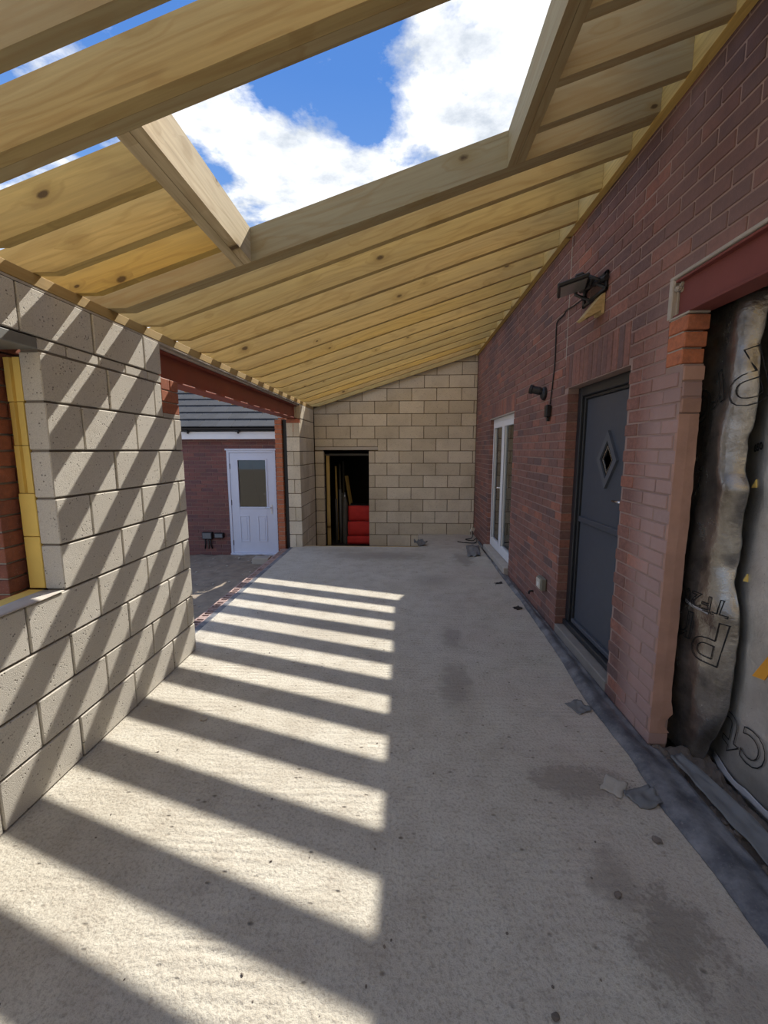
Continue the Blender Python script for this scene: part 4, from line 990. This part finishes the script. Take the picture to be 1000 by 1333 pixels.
slab_grid('torn_edge', lambda u, v: Vector((s2x(2.10 - 2.2 * v, .03) - .008 - .010 * (1 - u), 2.10 - 2.2 * v, .002 + (.030 + .022 * noise.noise(Vector((v * 17, 3, 0)))) * u + .006 * noise.noise(Vector((v * 40, u * 2, 0))))), 4, 60, FOIL_EDGE, f2, .002)
# strips of silvery tape and burst insulation on the sheets
for (y, z, l, s) in ((2.22, .80, .14, -.02), (1.78, .83, .07, -.05)):
    sx = s1x if y > 2.0 else s2x
    slab_grid('tear', lambda u, v, y=y, z=z, l=l, s=s, sx=sx: Vector((sx(y - l * u, z) - .004, y - l * u, z + s * u + .018 * (v - .5) * (1 - .5 * u))), 10, 2, FOIL_EDGE, f1 if y > 2.0 else f2, .001)
for (y, z) in ((2.015, 1.42), (2.0, .985)):
    P = [(y + .014, z - .018), (y - .012, z - .014), (y - .006, z + .022)]
    prism('insulation_burst', P, s2x(y, z) - .007, s2x(y, z) - .001, INSUL, f2, 'X')
# printing on the foil
def print_text(txt, size, origin, rotdeg, sx, parent, th=.0022, shear=0.0, off=.0040, squash=1.0):
    cu = bpy.data.curves.new('print', 'FONT'); cu.body = txt; cu.size = size; cu.fill_mode = 'NONE'; cu.bevel_depth = th * .5; cu.bevel_resolution = 0; cu.shear = shear; cu.resolution_u = 4
    tmp = bpy.data.objects.new('print_tmp', cu); COL.objects.link(tmp)
    bpy.context.view_layer.update(); dg = bpy.context.evaluated_depsgraph_get()
    me = bpy.data.meshes.new_from_object(tmp.evaluated_get(dg)); bpy.data.objects.remove(tmp); bpy.data.curves.remove(cu)
    a = math.radians(rotdeg); oy, oz = origin
    c = Vector((sx(oy, oz), oy, oz))
    for v in me.vertices:
        px, py = v.co.x * squash, v.co.y
        r_, u_ = px * math.cos(a) - py * math.sin(a), px * math.sin(a) + py * math.cos(a)
        Y, Z = oy - r_, oz + u_                      # reading direction runs towards -Y
        v.co = Vector((sx(Y, Z) - off + v.co.z * .3, Y, Z)) - c
    me.materials.clear(); me.materials.append(INK)
    return link('print', me, c, parent)
print_text('TF200', .115, (1.995, .865), 180, s1x, f1, .0036)
print_text('Protect', .32, (1.965, .755), 180, s1x, f1, .0042, .1)
print_text('Protect', .33, (1.975, 2.03), 206, s1x, f1, .0042, .1)
print_text('650', .045, (2.06, 1.565), 12, s2x, f2, .005)
print_text('Protect', .36, (0.93, .315), 180, s2x, f2, .005, .1, .0055)
print_text('TF200', .13, (1.985, 1.72), -8, s2x, f2, .003)
def flat_print(poly, sx, mat, parent, name):
    # a thin inked patch that follows the sheet
    V = []; n = len(poly)
    for t in (.0055, .0008): V += [(sx(y, z) - t, y, z) for y, z in poly]
    Fc = [list(range(n)), list(range(2 * n - 1, n - 1, -1))] + [[i, (i + 1) % n, n + (i + 1) % n, n + i] for i in range(n)]
    c = V[0]; return link(name, mesh(name, [(v[0] - c[0], v[1] - c[1], v[2] - c[2]) for v in V], Fc, mat), c, parent)
flat_print([(1.895, .560), (1.83, .575), (1.79, .66), (1.70, .80), (1.70, .94), (1.80, .74)], s2x, ORANGE, f2, 'orange_mark')

# ------------------------------------------------------------------ litter on the slab
def scrap(name, c, w_, l_, mat, label, cat, seed, rot=0.0, lift=.02):
    def fn(u, v):
        x, y = (u - .5) * w_ * (1 + .3 * noise.noise(Vector((v * 3, seed, 0)))), (v - .5) * l_ * (1 + .25 * noise.noise(Vector((u * 3, seed, 4))))
        z = .002 + lift * abs(noise.noise(Vector((u * 2.2 + seed, v * 2.2, 0)))) + lift * .4 * u * u
        return Vector((c[0] + x * math.cos(rot) - y * math.sin(rot), c[1] + x * math.sin(rot) + y * math.cos(rot), c[2] + z))
    o = slab_grid(name, fn, 10, 10, mat, None, .002, Vector((0, 0, -1))); tag(o, label, cat); return o
scrap('membrane_scrap', (1.085, 2.50, .0), .10, .12, GREYPL, 'small grey scrap of membrane on the slab below the dark door', 'scrap', 3.1, .4)
scrap('membrane_scrap', (1.10, 1.80, .0), .12, .10, GREYPL, 'torn grey flap at the membrane edge before the foil', 'scrap', 8.7, .2, .035)
scrap('plaster_scrap', (1.00, 1.87, .0), .11, .09, CONC2, 'crumbled pale scrap beside the torn grey flap', 'scrap', 5.2, .9, .009)
scrap('membrane_scrap', (1.15, 4.18, .0), .07, .08, BLACK, 'small black scrap by the membrane opposite the socket', 'scrap', 2.2, .4)
scrap('membrane_scrap', (1.14, 5.0, .0), .10, .05, BLACK, 'black sliver of membrane near the french door sill', 'scrap', 6.4, .2, .015)
ff = scrap('folded_membrane', (.285, 7.12, .0), .16, .34, GREYPL, 'folded grey membrane standing at the end of the cut slab edge', 'membrane', 1.4, .15, .11)
scrap('loose_membrane', (1.10, 6.65, .0), .20, .75, GREYPL, 'rumpled grey membrane sheet on the slab before the french doors', 'membrane', 9.9, -.12, .05)
def stone(name, c, r, mat, label, cat='stone', group=None):
    bm = bmesh.new(); bmesh.ops.create_icosphere(bm, subdivisions=2, radius=1.0)
    s = random.random() * 50
    for v in bm.verts:
        k = 1 + .35 * noise.noise(v.co * 1.6 + Vector((s, 0, 0))); v.co = Vector((v.co.x * r * k, v.co.y * r * k * .8, max(v.co.z * r * k * .55, -r * .3)))
    me = bpy.data.meshes.new(name); bm.to_mesh(me); bm.free(); me.materials.append(mat)
    o = link(name, me, (c[0], c[1], r * .29)); o.rotation_euler.z = s; return tag(o, label, cat, group)
stone('stone_chip', (-1.173, 2.286), .022, SILL, 'single pale stone chip on the striped part of the slab')
stone('mortar_crumb', (1.036, 1.585), .020, RUBBLE, 'larger dark mortar crumb near the membrane strip', 'crumb')
stone('mortar_crumb', (.772, 1.357), .015, RUBBLE, 'dark mortar crumb beside the damp patch', 'crumb')
stone('mortar_crumb', (.434, 1.01), .012, RUBBLE, 'dark mortar crumb at the near edge of the floor', 'crumb')
def scatter(name, n, xr, yr, rr, z, mat, label, cat, parent=None):
    bm = bmesh.new()
    for i in range(n):
        r = random.uniform(*rr)
        mtx = Matrix.Translation(Vector((random.uniform(*xr), random.uniform(*yr), z + r * .35))) @ Matrix.Rotation(jit(3), 4, 'Z') @ Matrix.Rotation(jit(.6), 4, 'X') @ Matrix.Diagonal((r, r * random.uniform(.5, 1), r * random.uniform(.35, .8), 1))
        bmesh.ops.create_icosphere(bm, subdivisions=1, radius=1.0, matrix=mtx)
    me = bpy.data.meshes.new(name); bm.to_mesh(me); bm.free(); me.materials.append(mat)
    o = link(name, me, (0, 0, 0), parent); o['kind'] = 'stuff'
    if label: tag(o, label, cat)
    return o
scatter('grit', 150, (-1.5, 1.1), (0.9, 6.0), (.0025, .0065), 0.0, RUBBLE, 'fine grit scattered over the concrete slab', 'grit')
scatter('rubble_lumps', 70, (1.36, 1.53), (0.9, 2.16), (.007, .022), -.012, RUBBLE, None, None, rb)
scatter('pale_lumps', 16, (1.36, 1.53), (0.9, 2.16), (.006, .014), -.006, CUT, None, None, rb)
scatter('yard_litter', 120, (-4.6, -2.1), (4.0, 8.0), (.008, .03), -.475, CONC2, None, None, gr)
